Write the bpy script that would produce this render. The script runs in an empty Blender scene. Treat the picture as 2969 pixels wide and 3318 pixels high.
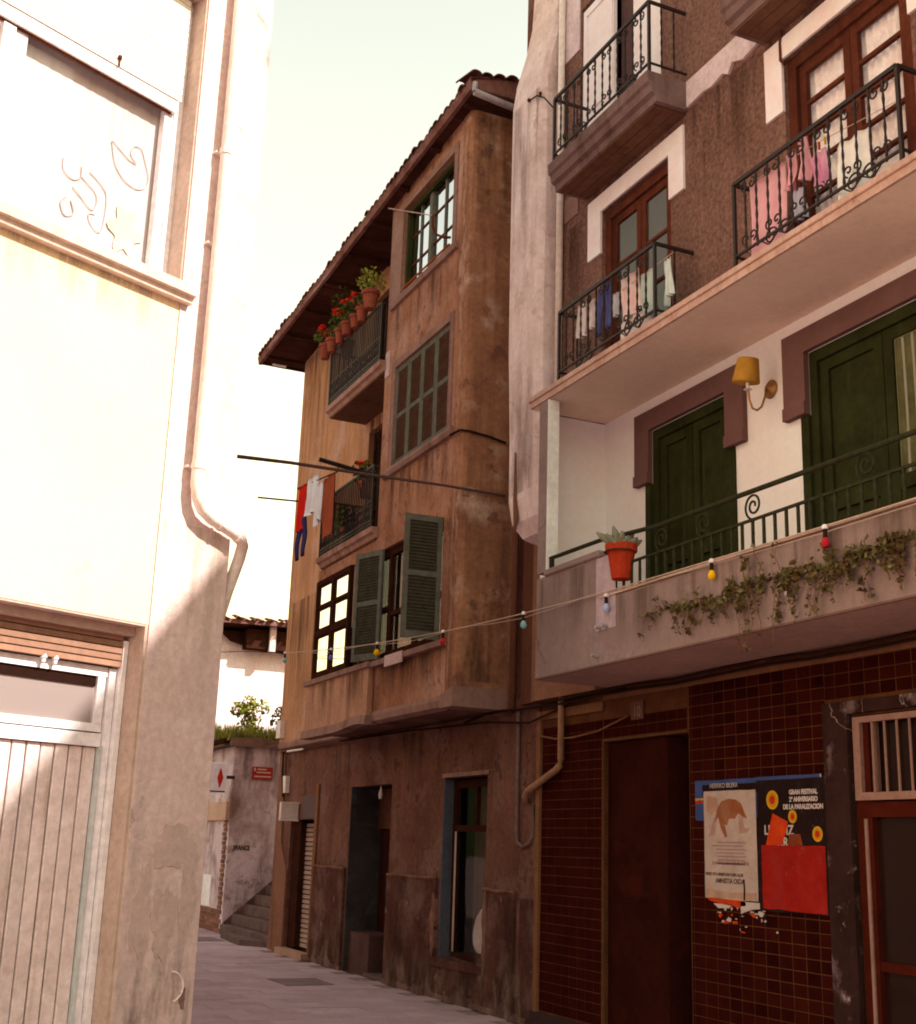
import bpy, bmesh, math, random
from mathutils import Vector, Matrix
random.seed(11)
SC = bpy.context.scene
COL = SC.collection
R = math.radians

# ------------------------------------------------------------------ camera
PIT, ROL, AZ = R(14.9), R(1.93), R(24.2)
fw = Vector((math.sin(AZ)*math.cos(PIT), math.cos(AZ)*math.cos(PIT), math.sin(PIT)))
rt = Vector((math.cos(AZ), -math.sin(AZ), 0)); up = rt.cross(fw)
r2 = rt*math.cos(ROL)+up*math.sin(ROL); u2 = -rt*math.sin(ROL)+up*math.cos(ROL)
cd = bpy.data.cameras.new('camera'); cam = bpy.data.objects.new('camera', cd); COL.objects.link(cam)
cd.sensor_fit = 'VERTICAL'; cd.sensor_height = 36; cd.lens = 44.49; cd.clip_start = .05; cd.clip_end = 3000
cam.matrix_world = Matrix(((r2.x, u2.x, -fw.x, 0), (r2.y, u2.y, -fw.y, 0), (r2.z, u2.z, -fw.z, 1.6), (0, 0, 0, 1)))
SC.camera = cam
# ------------------------------------------------------------------ sky, sun, exposure
SUN_AZ, SUN_EL = R(140), R(41)
w = bpy.data.worlds.new('World'); SC.world = w; w.use_nodes = True
nt = w.node_tree; bg = nt.nodes['Background']
sk = nt.nodes.new('ShaderNodeTexSky'); sk.sky_type = 'NISHITA'; sk.sun_disc = False
sk.sun_elevation = SUN_EL; sk.sun_rotation = SUN_AZ; sk.air_density = 2.3; sk.dust_density = .3; sk.ozone_density = 0
tint = nt.nodes.new('ShaderNodeMix'); tint.data_type = 'RGBA'; tint.blend_type = 'MULTIPLY'; tint.inputs[0].default_value = 1.0
nt.links.new(sk.outputs[0], tint.inputs[6]); tint.inputs[7].default_value = (1.37, 1.0, .70, 1)
nt.links.new(tint.outputs[2], bg.inputs[0]); bg.inputs[1].default_value = .128
sd = bpy.data.lights.new('sun', 'SUN'); sd.energy = 3.6; sd.angle = R(.9); sd.color = (1.0, .89, .79)
sun = bpy.data.objects.new('sun', sd); COL.objects.link(sun)
sdir = Vector((math.sin(SUN_AZ)*math.cos(SUN_EL), math.cos(SUN_AZ)*math.cos(SUN_EL), math.sin(SUN_EL)))
sun.location = (30, -30, 40); sun.rotation_euler = sdir.to_track_quat('Z', 'Y').to_euler()
vs = SC.view_settings; SC.display_settings.display_device = 'sRGB'
vs.view_transform = 'Standard'; vs.look = 'None'; vs.gamma = 1; vs.exposure = 1.35; vs.use_curve_mapping = False
SC.cycles.max_bounces = 8; SC.cycles.diffuse_bounces = 5; SC.cycles.transparent_max_bounces = 8
SC.cycles.use_denoising = True; SC.cycles.filter_width = 1.9

# ------------------------------------------------------------------ materials
MATS = {}
def mat(name, col=None, col2=None, scale=1.6, rough=.85, fine=.18, streak=None, sscale=(5, 5, .45), slo=.52, shi=.7,
        patch=None, pth=.6, pscale=2.2, pw=.05, bump=.25, bscale=55, spec=0, rand=0, metal=0, lump=0, patch2=None, crack=None):
    if name in MATS: return MATS[name]
    G_ = lambda c: tuple(min(.86, x*q) for x, q in zip(c, (1.16, 1.13, 1.2))) if c else c      # one calibration of all paints to the exposure
    col, col2, streak, patch = G_(col), G_(col2), G_(streak), G_(patch)
    if patch2: patch2 = (G_(patch2[0]),)+tuple(patch2[1:])
    m = bpy.data.materials.new(name); m.use_nodes = True; MATS[name] = m
    t = m.node_tree; L = t.links.new; N = t.nodes.new; b = t.nodes['Principled BSDF']
    b.inputs['Roughness'].default_value = rough; b.inputs['Specular IOR Level'].default_value = spec; b.inputs['Metallic'].default_value = metal
    tc = N('ShaderNodeTexCoord'); src = tc.outputs['Object']
    if rand:
        oi = N('ShaderNodeObjectInfo'); va = N('ShaderNodeVectorMath'); va.operation = 'MULTIPLY_ADD'
        cb = N('ShaderNodeCombineXYZ'); L(oi.outputs['Random'], cb.inputs[0]); L(oi.outputs['Random'], cb.inputs[1])
        L(cb.outputs[0], va.inputs[0]); va.inputs[1].default_value = (37, 91, 13); L(src, va.inputs[2]); src = va.outputs[0]
    def noise(sc, det=6, rg=.6, vec=None):
        n = N('ShaderNodeTexNoise'); n.inputs['Scale'].default_value = sc; n.inputs['Detail'].default_value = det
        n.inputs['Roughness'].default_value = rg; L(vec or src, n.inputs['Vector']); return n.outputs['Fac']
    def rng(s, a, b_, c=0, d=1):
        n = N('ShaderNodeMapRange'); n.inputs[1].default_value = a; n.inputs[2].default_value = b_
        n.inputs[3].default_value = c; n.inputs[4].default_value = d; L(s, n.inputs[0]); return n.outputs[0]
    def mix(f, a, b_, mode='MIX'):
        n = N('ShaderNodeMix'); n.data_type = 'RGBA'; n.blend_type = mode
        if hasattr(f, 'links'): L(f, n.inputs[0])
        else: n.inputs[0].default_value = f
        for v, i in ((a, 6), (b_, 7)):
            if hasattr(v, 'links'): L(v, n.inputs[i])
            else: n.inputs[i].default_value = (*v, 1)
        return n.outputs[2]
    c = mix(rng(noise(scale), .34, .66), col, col2 or tuple(x*.82 for x in col))
    if streak:
        mp = N('ShaderNodeMapping'); mp.inputs['Scale'].default_value = sscale; L(src, mp.inputs[0])
        c = mix(rng(noise(1.0, 5, .62, mp.outputs[0]), slo, shi, 0, .85), c, streak)
    if patch:
        c = mix(rng(noise(pscale, 7, .62), pth-pw, pth+pw), c, patch)
    if patch2:
        pc, th, psc, pw2 = patch2; c = mix(rng(noise(psc, 9, .68), th-pw2, th+pw2, 0, .8), c, pc)
    if crack:
        cc, csc = crack; vd = N('ShaderNodeVectorMath'); vd.operation = 'MULTIPLY_ADD'; nz = N('ShaderNodeTexNoise'); nz.inputs['Scale'].default_value = 2.5; nz.inputs['Detail'].default_value = 5; L(src, nz.inputs['Vector'])
        L(nz.outputs['Color'], vd.inputs[0]); vd.inputs[1].default_value = (.55, .55, .55); L(src, vd.inputs[2])
        vo = N('ShaderNodeTexVoronoi'); vo.feature = 'DISTANCE_TO_EDGE'; vo.inputs['Scale'].default_value = csc; L(vd.outputs[0], vo.inputs['Vector'])
        k1 = rng(vo.outputs['Distance'], .002, .009, .55, 0); k2 = rng(noise(1.1, 3), .54, .64)
        mm = N('ShaderNodeMath'); mm.operation = 'MULTIPLY'; L(k1, mm.inputs[0]); L(k2, mm.inputs[1]); c = mix(mm.outputs[0], c, cc)
    v = rng(noise(bscale*.35, 4, .7), .25, .75, 1-fine, 1+fine)
    n = N('ShaderNodeVectorMath'); n.operation = 'SCALE'; L(c, n.inputs[0]); L(v, n.inputs[3]); c = n.outputs[0]
    if rand:
        v2 = rng(oi.outputs['Random'], 0, 1, 1-rand, 1+rand)
        n = N('ShaderNodeVectorMath'); n.operation = 'SCALE'; L(c, n.inputs[0]); L(v2, n.inputs[3]); c = n.outputs[0]
    L(c, b.inputs['Base Color'])
    if bump:
        h = noise(bscale, 4, .65)
        if lump:
            ml = N('ShaderNodeMath'); ml.operation = 'MULTIPLY_ADD'; L(noise(3.2, 3, .5), ml.inputs[0]); ml.inputs[1].default_value = lump; L(h, ml.inputs[2]); h = ml.outputs[0]
        bp = N('ShaderNodeBump'); bp.inputs['Strength'].default_value = bump; bp.inputs['Distance'].default_value = .02
        L(h, bp.inputs['Height']); L(bp.outputs[0], b.inputs['Normal'])
    return m
def glass(name, fac, col=(.9, .95, .93), tintc=(1, 1, 1), dark=None):
    if name in MATS: return MATS[name]
    m = bpy.data.materials.new(name); m.use_nodes = True; MATS[name] = m; t = m.node_tree; t.nodes.clear()
    o = t.nodes.new('ShaderNodeOutputMaterial'); g = t.nodes.new('ShaderNodeBsdfGlossy'); g.inputs['Roughness'].default_value = .015
    g.inputs['Color'].default_value = (*col, 1)
    d = t.nodes.new('ShaderNodeBsdfDiffuse' if dark else 'ShaderNodeBsdfTransparent'); d.inputs['Color'].default_value = (*(dark or tintc), 1)
    nz = t.nodes.new('ShaderNodeTexNoise'); nz.inputs['Scale'].default_value = 1.7
    bp = t.nodes.new('ShaderNodeBump'); bp.inputs['Strength'].default_value = .04; bp.inputs['Distance'].default_value = .05
    t.links.new(nz.outputs['Fac'], bp.inputs['Height']); t.links.new(bp.outputs[0], g.inputs['Normal'])
    x = t.nodes.new('ShaderNodeMixShader'); x.inputs[0].default_value = fac
    t.links.new(d.outputs[0], x.inputs[1]); t.links.new(g.outputs[0], x.inputs[2]); t.links.new(x.outputs[0], o.inputs[0]); return m
def plain(name, col, rough=.7, **k):
    return mat(name, col, tuple(x*.9 for x in col), rough=rough, fine=k.pop('fine', .08), bump=k.pop('bump', .1), **k)

CREAM = mat('cream_render', (.74, .6208, .3844), (.68, .5674, .346), scale=.8, fine=.10, streak=(.6, .4753, .2883), sscale=(2.5, 2.5, .3), slo=.6, shi=.85, crack=((.42, .291, .1729), .45), bump=.25, bscale=90)
PILLAR = mat('worn_pillar_plaster', (.6286, .5123, .4626), (.5448, .425, .3701), scale=3, streak=(.5029, .4034, .3586), patch=(.3876, .3052, .2776), pth=.64, pscale=2.4, pw=.012, fine=.18, patch2=((.4488, .3839, .3402), .64, 5, .015), crack=((.306, .2337, .1928), .8), bump=.35, lump=1.5)
REVEAL = mat('reveal_plaster', (.475, .3671, .2915), (.399, .3003, .2385), scale=4)
PAINTW = mat('white_paint', (.74, .72, .70), (.66, .63, .62), scale=5, streak=(.5, .42, .4), slo=.6, shi=.8, rough=.5, bump=.08)
PLANK = mat('door_plank_paint', (.6996, .6102, .5712), (.5936, .4972, .448), scale=5, streak=(.4028, .3051, .2464), sscale=(9, 9, .7), slo=.56, shi=.75, rand=.06, rough=.6)
BLIND = mat('blind_slat', (.80, .72, .62), rough=.6, rand=.04, bump=.05)
BLINDB = mat('brown_blind_slat', (.30, .175, .115), rough=.6, rand=.08, bump=.05)
CURTAIN = mat('white_curtain', (.76, .70, .68), (.66, .60, .60), scale=3, bump=.05, fine=.04)
PIPEW = mat('cream_pipe', (.72, .64, .56), rough=.5, streak=(.5, .4, .33), slo=.6, shi=.8, bump=.05)
OCHRE = mat('ochre_plaster', (.3678, .1789, .1014), (.2373, .1097, .0634), scale=1.0, streak=(.1484, .0667, .0431), sscale=(3.4, 3.4, .26), slo=.5, shi=.72, patch=(.4034, .2444, .1838), pth=.60, pscale=1.1, pw=.12, patch2=((.172, .0834, .057), .60, 3.2, .025), crack=((.1068, .0477, .0317), .7), fine=.22, bump=.4, lump=1.5)
OCHREL = mat('golden_lit_ochre', (.4618, .2447, .129), (.3463, .1771, .0954), scale=1.2, streak=(.2519, .1229, .0695), sscale=(7, 7, .2), slo=.47, shi=.72, patch=(.4512, .2812, .202), pth=.62, pscale=1.3, pw=.1, patch2=((.2834, .1458, .0898), .63, 3, .03), fine=.16, bump=.3, lump=1)  # lighter ochre copy, golden bounce light painted into the colour
CORNER = mat('stained_corner_plaster', (.3454, .1764, .0942), (.2182, .101, .059), scale=1.5, streak=(.1455, .0669, .0428), sscale=(4, 4, .32), slo=.5, shi=.72, patch=(.4485, .3103, .2323), pth=.615, pscale=2.0, pw=.07, patch2=((.1575, .0755, .0503), .60, 3.5, .02), crack=((.097, .0438, .0302), .8), fine=.24, bump=.5, lump=1.8)
MAUVE = mat('mauve_trim', (.264, .161, .1282), (.2046, .1183, .0936), scale=3, streak=(.1584, .0854, .0624), bump=.3)
DIRTY = mat('dark_brown_render', (.165, .0789, .054), (.1078, .0487, .0348), scale=1.3, streak=(.0715, .0325, .024), sscale=(2.5, 2.5, .5), slo=.5, shi=.76, patch=(.1925, .1102, .0864), pth=.61, pscale=1.7, pw=.09, patch2=((.077, .0348, .0264), .61, 3.4, .02), crack=((.044, .0209, .0156), .7), fine=.26, bump=.5, lump=1.4)
DADO = mat('peeling_dado', (.0975, .0441, .0328), (.0546, .0236, .0187), scale=1.8, streak=(.039, .0167, .0133), sscale=(3, 3, .6), patch=(.1638, .095, .078), pth=.60, pscale=1.5, pw=.11, patch2=((.2106, .1368, .1209), .635, 3.6, .015), fine=.28, bump=.65, lump=2.2)
BLUEREV = mat('blue_limewash', (.085, .095, .121), (.06, .0675, .0908), scale=3, streak=(.06, .04, .033), slo=.55, shi=.75, bump=.3)
TEAL = mat('teal_limewash', (.055, .05, .0495), (.0358, .03, .0275), scale=2.2, patch=(.0935, .12, .143), pth=.62, pscale=1.5, pw=.12, bump=.3)
DARKWOOD = mat('dark_wood', (.042, .0154, .0094), (.027, .0099, .0066), scale=6, rough=.6)
SOFFIT = mat('soffit_board', (.0675, .0273, .018), (.0428, .0168, .0113), scale=3, streak=(.1125, .0546, .0405), sscale=(.8, 9, 9), slo=.6, shi=.8, rand=.22)
FASCIA = mat('weathered_fascia', (.2025, .1037, .0837), (.1134, .0479, .0391), scale=4, streak=(.3402, .2233, .2232), sscale=(8, .8, 8), slo=.55, shi=.72)
RTILE = mat('roof_clay', (.1248, .0506, .0382), (.072, .0273, .0229), scale=6, rand=.3)
ZINC = mat('grey_zinc', (.36, .33, .34), (.26, .23, .23), scale=6, rough=.45, metal=.3)
GREENF = mat('grey_green_paint', (.1255, .1276, .0992), (.0882, .0893, .0691), scale=8, streak=(.2035, .185, .1471), sscale=(9, 9, 1), slo=.62, shi=.78, rough=.6, bump=.15)
GREEND = mat('dark_green_paint', (.030, .034, .012), (.019, .021, .008), scale=3, streak=(.046, .048, .02), sscale=(7, 7, .5), slo=.55, shi=.75, rough=.6, fine=.2, bump=.15)
LOUVRE = mat('louvre_brown', (.09, .0459, .031), (.066, .0324, .0214), scale=9, rough=.7)
LOUVREG = mat('louvre_green', (.0563, .0512, .0341), (.0416, .0365, .0244), scale=9, rough=.7)
IRON = mat('rusty_iron', (.0224, .0096, .0072), (.0128, .006, .0048), scale=20, rough=.6, spec=.3, bump=.1)
IRONG = mat('green_iron', (.035, .036, .020), (.024, .024, .013), scale=20, rough=.5, bump=.05)
PEBBLE = mat('pebbledash', (.2232, .126, .0966), (.1757, .0945, .0718), scale=2.0, streak=(.1425, .072, .0552), slo=.55, shi=.8, fine=.6, bump=1.0, bscale=70)
WHITEW = mat('white_loggia_wall', (.816, .7501, .7293), (.7548, .6859, .6508), scale=.9, fine=.05, bump=.1)
CEIL = mat('loggia_ceiling', (.72, .58, .46), (.65, .51, .40), scale=1.2, fine=.08, streak=(.55, .41, .31), sscale=(1.2, .5, 1), slo=.58, shi=.85, bump=.1)
TRIMW = mat('white_window_trim', (.8, .7272, .7344), (.72, .6262, .6156), scale=4, fine=.06, bump=.1)
BANDW = mat('patched_white_band', (.62, .52, .525), (.5, .4, .399), scale=5, streak=(.42, .3, .273), bump=.3)
PIER = mat('limewashed_pier', (.72, .6014, .57), (.58, .4559, .42), scale=1.8, streak=(.46, .3395, .29), sscale=(3.5, 3.5, .4), slo=.52, shi=.74, patch=(.4, .2716, .21), pth=.66, pscale=1.4, pw=.07, patch2=((.5, .3783, .34), .60, 4.5, .03), crack=((.25, .1552, .12), .9), fine=.14, bump=.45, lump=1.8)
PARAPET = mat('grey_beige_parapet', (.252, .1857, .168), (.208, .1462, .1302), scale=1.6, streak=(.172, .1145, .0966), sscale=(4, 4, .35), slo=.54, shi=.78, fine=.12, patch2=((.288, .2291, .2184), .62, 2.2, .04), crack=((.12, .0711, .0588), .5), bump=.25)
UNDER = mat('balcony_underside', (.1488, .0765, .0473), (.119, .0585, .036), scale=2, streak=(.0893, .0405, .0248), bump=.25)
SLABE = mat('peeling_slab_edge', (.493, .34, .2755), (.408, .2635, .209), scale=3, streak=(.34, .187, .133), sscale=(8, 8, .6), patch=(.1105, .051, .0333), pth=.68, pscale=4, pw=.03, bump=.35)
SURR = mat('brown_door_surround', (.1543, .0851, .0758), (.1309, .0699, .061), scale=3, fine=.06, bump=.12)
REDWOOD = mat('red_brown_joinery', (.115, .036, .020), (.08, .024, .014), scale=6, streak=(.06, .018, .012), rough=.45, bump=.12)
GROUT = mat('tan_grout', (.1161, .0466, .0202), (.0725, .0275, .0126), scale=3, bump=.2)
TILE = mat('oxblood_tile', (.034, .0053, .0034), (.0231, .0036, .0025), scale=3, rough=.5, rand=.3, spec=0, bump=.06, bscale=12)
TANST = mat('tan_strip', (.1994, .0926, .0463), (.1584, .072, .036), scale=4)
MARBLE = mat('dark_veined_marble', (.040, .020, .017), (.026, .012, .010), scale=3, patch=(.16, .11, .11), pth=.62, pscale=3.5, pw=.06, patch2=((.36, .27, .27), .66, 7, .03), crack=((.75, .6, .6), 2.6), rough=.5, spec=0, bump=.05)
SHOPF = mat('shop_joinery', (.068, .0112, .0063), (.048, .0084, .0049), scale=5, rough=.4, bump=.08)
CREAMM = mat('cream_metal', (.294, .1755, .14), (.245, .143, .112), scale=9, rough=.5, bump=.05)
BLACKP = mat('black_door_panel', (.0357, .0081, .0054), (.0238, .0056, .0039), scale=2, patch=(.0452, .0091, .0058), pth=.6, rough=.9, spec=0, bump=.1)
VOID = mat('dark_interior', (.02, .009, .006), bump=0)
STREET = mat('street_paving', (.4134, .2935, .301), (.3343, .2268, .2272), scale=1.0, streak=(.2918, .1938, .1874), sscale=(.9, .9, .9), fine=.14, rand=.07, bump=.25)
JOINT = mat('paving_joint', (.26, .1885, .1755), (.195, .1365, .1235), scale=3)
LAV = mat('stained_grey_wall', (.5824, .4816, .492), (.448, .3472, .348), scale=1.2, streak=(.1904, .112, .09), sscale=(2.2, 2.2, .6), slo=.53, shi=.72, patch=(.1792, .1064, .09), pth=.63, pscale=1.1, pw=.1, patch2=((.2912, .2016, .186), .58, 3.0, .03), fine=.2, bump=.45, lump=1.8)
STEP = mat('stone_step', (.1395, .0919, .0821), (.1023, .0626, .0562), scale=4, rand=.08, bump=.4)
BRICKD = mat('dark_brick', (.22, .11, .08), (.16, .075, .055), scale=6, rand=.25, bump=.3)
TANW = mat('tan_wall', (.50, .34, .25), (.42, .27, .19), scale=2, bump=.2)
GABLE = mat('mottled_white_gable', (.80, .70, .68), (.66, .54, .54), scale=1.6, patch=(.48, .36, .36), pth=.64, pscale=2.2, pw=.09, bump=.2)
CLAY = mat('terracotta', (.2808, .0788, .044), (.2184, .06, .036), scale=9, rand=.15)
REDPOT = mat('red_plastic_pot', (.357, .044, .016), (.306, .032, .0128), scale=5, rough=.45, bump=.03)
LEAF = mat('leaf_green', (.10, .125, .03), (.05, .065, .018), scale=14, rough=.6, fine=.3, bump=0, rand=.15)
LEAFY = mat('leaf_yellow_green', (.26, .27, .05), (.14, .15, .03), scale=14, rough=.6, fine=.3, bump=0)
LEAFD = mat('leaf_dark_olive', (.085, .08, .028), (.05, .045, .018), scale=14, rough=.6, fine=.3, bump=0)
IVY = mat('dry_ivy_leaf', (.124, .1073, .0413), (.0806, .0435, .0193), scale=9, rough=.6, fine=.3, patch=(.186, .1624, .077), pth=.58, pscale=11, bump=0)
STEM = mat('woody_stem', (.16, .075, .045), rough=.8)
CACT = mat('cactus_grey_green', (.22, .215, .15), (.15, .15, .10), scale=12, rough=.7)
GERAN = mat('red_geranium', (.589, .035, .018), (.475, .02, .012), scale=20, bump=0)
BRASS = mat('aged_brass', (.36, .20, .075), rough=.45, metal=.5, bump=.03)
SHADE = mat('yellow_lampshade', (.425, .2376, .0405), (.374, .198, .0315), scale=6, rough=.7, bump=.05)
CABLE = mat('black_cable', (.03, .014, .010), rough=.6, bump=0)
STRING = mat('pale_light_cord', (.50, .38, .28), rough=.6, bump=0)
GLREFL = glass('sky_reflecting_glass', .72, col=(.84, .88, .95), dark=(.05, .04, .035))
GLDARK = glass('dark_glass', .03, dark=(.022, .009, .007))
GLCLEAR = glass('clear_glass', .02)
GLMID = glass('grey_glass', .25, dark=(.35, .29, .28))

# ------------------------------------------------------------------ mesh helpers
class MB:
    def __init__(s): s.v = []; s.f = []
    def add(s, vs, fs):
        n = len(s.v); s.v += [tuple(p) for p in vs]; s.f += [tuple(i+n for i in f) for f in fs]; return s
    def box(s, x0, x1, y0, y1, z0, z1):
        return s.hexa([(x0, y0, z0), (x1, y0, z0), (x1, y1, z0), (x0, y1, z0), (x0, y0, z1), (x1, y0, z1), (x1, y1, z1), (x0, y1, z1)])
    def hexa(s, p):
        return s.add(p, [(3, 2, 1, 0), (4, 5, 6, 7), (0, 1, 5, 4), (1, 2, 6, 5), (2, 3, 7, 6), (3, 0, 4, 7)])
    def prism(s, poly, axis, a0, a1):
        m = {'x': lambda p, a: (a, p[0], p[1]), 'y': lambda p, a: (p[0], a, p[1]), 'z': lambda p, a: (p[0], p[1], a)}[axis]
        n = len(poly); vs_ = [m(p, a0) for p in poly]+[m(p, a1) for p in poly]
        return s.add(vs_, [tuple(range(n-1, -1, -1)), tuple(range(n, 2*n))]+[(i, (i+1) % n, n+(i+1) % n, n+i) for i in range(n)])
    def tube(s, pts, r, n=6):
        pts = [Vector(p) for p in pts]; rs = r if isinstance(r, (list, tuple)) else [r]*len(pts); rings = []
        for i, p in enumerate(pts):
            d = (pts[min(i+1, len(pts)-1)]-pts[max(i-1, 0)]).normalized()
            a = d.cross(Vector((0, 0, 1)))
            if a.length < .05: a = d.cross(Vector((1, 0, 0)))
            a.normalize(); b = d.cross(a).normalized()
            if rings and a.dot(la) < 0 and abs(a.dot(la)) > .5: a, b = -a, -b
            la = a; rings.append([p+(a*math.cos(t)+b*math.sin(t))*rs[i] for t in [2*math.pi*k/n for k in range(n)]])
        o = [v for q in rings for v in q]; fs = []
        for i in range(len(pts)-1):
            for k in range(n): fs.append((i*n+k, i*n+(k+1) % n, (i+1)*n+(k+1) % n, (i+1)*n+k))
        fs += [tuple(range(n-1, -1, -1)), tuple(range((len(pts)-1)*n, len(pts)*n))]
        return s.add(o, fs)
    def lathe(s, prof, c, n=14, M=None):
        o = []; M = M or Matrix(); c = Vector(c)
        for r, z in prof:
            for k in range(n): o.append(c+M @ Vector((r*math.cos(2*math.pi*k/n), r*math.sin(2*math.pi*k/n), z)))
        fs = [(i*n+k, i*n+(k+1) % n, (i+1)*n+(k+1) % n, (i+1)*n+k) for i in range(len(prof)-1) for k in range(n)]
        fs += [tuple(range(n-1, -1, -1)), tuple(range((len(prof)-1)*n, len(prof)*n))]
        return s.add(o, fs)
    def grid(s, fn, nu, nv):
        o = [fn(i/nu, j/nv) for j in range(nv+1) for i in range(nu+1)]
        return s.add(o, [(j*(nu+1)+i, j*(nu+1)+i+1, (j+1)*(nu+1)+i+1, (j+1)*(nu+1)+i) for j in range(nv) for i in range(nu)])
    def loft(s, rings):
        n = len(rings[0]); o = [p for q in rings for p in q]
        fs = [(i*n+k, i*n+(k+1) % n, (i+1)*n+(k+1) % n, (i+1)*n+k) for i in range(len(rings)-1) for k in range(n)]
        return s.add(o, fs+[tuple(range(n-1, -1, -1)), tuple(range((len(rings)-1)*n, len(rings)*n))])
    def wall(s, axis, pos, a0, a1, z0, z1, ops, depth, back=None):
        P = (lambda a, d, z: (pos+d, a, z)) if axis == 'x' else (lambda a, d, z: (a, pos+d, z))
        A = sorted({a0, a1, *[o[0] for o in ops], *[o[1] for o in ops]}); Z = sorted({z0, z1, *[o[2] for o in ops], *[o[3] for o in ops]})
        def sub(L, st):
            o = []
            for i in range(len(L)-1):
                n = max(1, int((L[i+1]-L[i])/st)); o += [L[i]+(L[i+1]-L[i])*k/n for k in range(n)]
            return o+[L[-1]]
        for i in range(len(A)-1):
            for j in range(len(Z)-1):
                ca, cz = (A[i]+A[i+1])/2, (Z[j]+Z[j+1])/2
                if any(o[0] < ca < o[1] and o[2] < cz < o[3] for o in ops): continue
                s.add([P(A[i], 0, Z[j]), P(A[i+1], 0, Z[j]), P(A[i+1], 0, Z[j+1]), P(A[i], 0, Z[j+1])], [(0, 1, 2, 3)])
        for o in ops:
            q = [(o[0], o[2]), (o[1], o[2]), (o[1], o[3]), (o[0], o[3])]
            for k in range(4):
                a, b = q[k], q[(k+1) % 4]
                s.add([P(a[0], 0, a[1]), P(b[0], 0, b[1]), P(b[0], depth, b[1]), P(a[0], depth, a[1])], [(0, 1, 2, 3)])
        if back is not None:
            q = [(a0, z0), (a1, z0), (a1, z1), (a0, z1)]
            for k in range(4):
                a, b = q[k], q[(k+1) % 4]
                s.add([P(a[0], 0, a[1]), P(b[0], 0, b[1]), P(b[0], back, b[1]), P(a[0], back, a[1])], [(0, 1, 2, 3)])
        return s
    def leaves(s, c, rad, n, size, flat=.0, seed=0, droop=0):
        rg = random.Random(seed); c = Vector(c)
        for i in range(n):
            while True:
                p = Vector((rg.uniform(-1, 1), rg.uniform(-1, 1), rg.uniform(-1, 1)))
                if p.length < 1: break
            p = c+Vector((p.x*rad[0], p.y*rad[1], p.z*rad[2]))
            d = Vector((rg.gauss(0, 1), rg.gauss(0, 1), rg.gauss(.2-droop, .8))).normalized()
            t = d.cross(Vector((rg.gauss(0, 1), rg.gauss(0, 1), rg.gauss(0, 1)))).normalized()
            l = size*rg.uniform(.6, 1.3); h = l*.38; nn = d.cross(t)
            s.add([p-d*l*.5, p+t*h+nn*l*.08, p+d*l*.5, p-t*h+nn*l*.08], [(0, 1, 2, 3)])
        return s
    def build(s, name, m, parent=None, smooth=False, bevel=0, kind=None):
        me = bpy.data.meshes.new(name); me.from_pydata(s.v, [], s.f)
        if bevel:
            bm = bmesh.new(); bm.from_mesh(me); bmesh.ops.remove_doubles(bm, verts=bm.verts, dist=1e-5)
            bmesh.ops.bevel(bm, geom=list(bm.edges), offset=bevel, segments=1, affect='EDGES', clamp_overlap=True); bm.to_mesh(me); bm.free()
        me.materials.append(m); me.update()
        if smooth: me.polygons.foreach_set('use_smooth', [True]*len(me.polygons))
        o = bpy.data.objects.new(name, me); COL.objects.link(o); adopt(o, parent)
        if kind: o['kind'] = kind
        return o
LOCALS = set()
def adopt(o, parent):
    if parent is None: return
    o.parent = parent
    r = parent
    while r.parent: r = r.parent
    if r.name in LOCALS or parent is not r: return
    o.matrix_parent_inverse = Matrix.Translation(-Vector(r.location))
def B(name, m, parent, *b, bevel=0): return MB().box(*b).build(name, m, parent, bevel=bevel)
def tag(o, label, cat, group=None):
    o['label'] = label; o['category'] = cat
    if group: o['group'] = group
    return o
def thing(name, label, cat, loc=(0, 0, 0), rz=0, group=None, local=False):
    o = bpy.data.objects.new(name, None); COL.objects.link(o); o.location = loc; o.rotation_euler = (0, 0, rz); o.empty_display_size = .2
    if local: LOCALS.add(o.name)
    return tag(o, label, cat, group)
def struct(name, mb, m): o = mb.build(name, m); o['kind'] = 'structure'; return o
def copy(o, loc, parent=None):
    c = o.copy(); COL.objects.link(c); c.location = loc
    if parent: c.parent = parent; c.matrix_parent_inverse = o.matrix_parent_inverse.copy()
    return c
def lettering(name, body, size, pos, m, parent, face='-x', sx=1.0, bold=0, spacing=1.0):
    cu = bpy.data.curves.new(name, 'FONT'); cu.body = body; cu.size = size; cu.extrude = .0006; cu.offset = bold; cu.space_character = spacing
    t = bpy.data.objects.new(name, cu); COL.objects.link(t); bpy.context.view_layer.update()
    me = bpy.data.meshes.new_from_object(t.evaluated_get(bpy.context.evaluated_depsgraph_get())); bpy.data.objects.remove(t)
    X = {'-x': (Vector((0, -1, 0)), Vector((-1, 0, 0))), '-y': (Vector((1, 0, 0)), Vector((0, -1, 0)))}[face]
    for v in me.vertices:
        c = v.co.copy(); v.co = Vector(pos)+X[0]*c.x*sx+Vector((0, 0, 1))*c.y+X[1]*c.z
    me.materials.clear(); me.materials.append(m); o = bpy.data.objects.new(name, me); COL.objects.link(o); adopt(o, parent); return o
def spiral(c, r0, turns, a0, plane='yz', n=22, sgn=1, X=0):
    o = []
    for i in range(n+1):
        t = i/n; a = a0+sgn*t*turns*2*math.pi; r = r0*(1-.82*t)
        o.append((X, c[0]+r*math.cos(a), c[1]+r*math.sin(a)))
    return o

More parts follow.
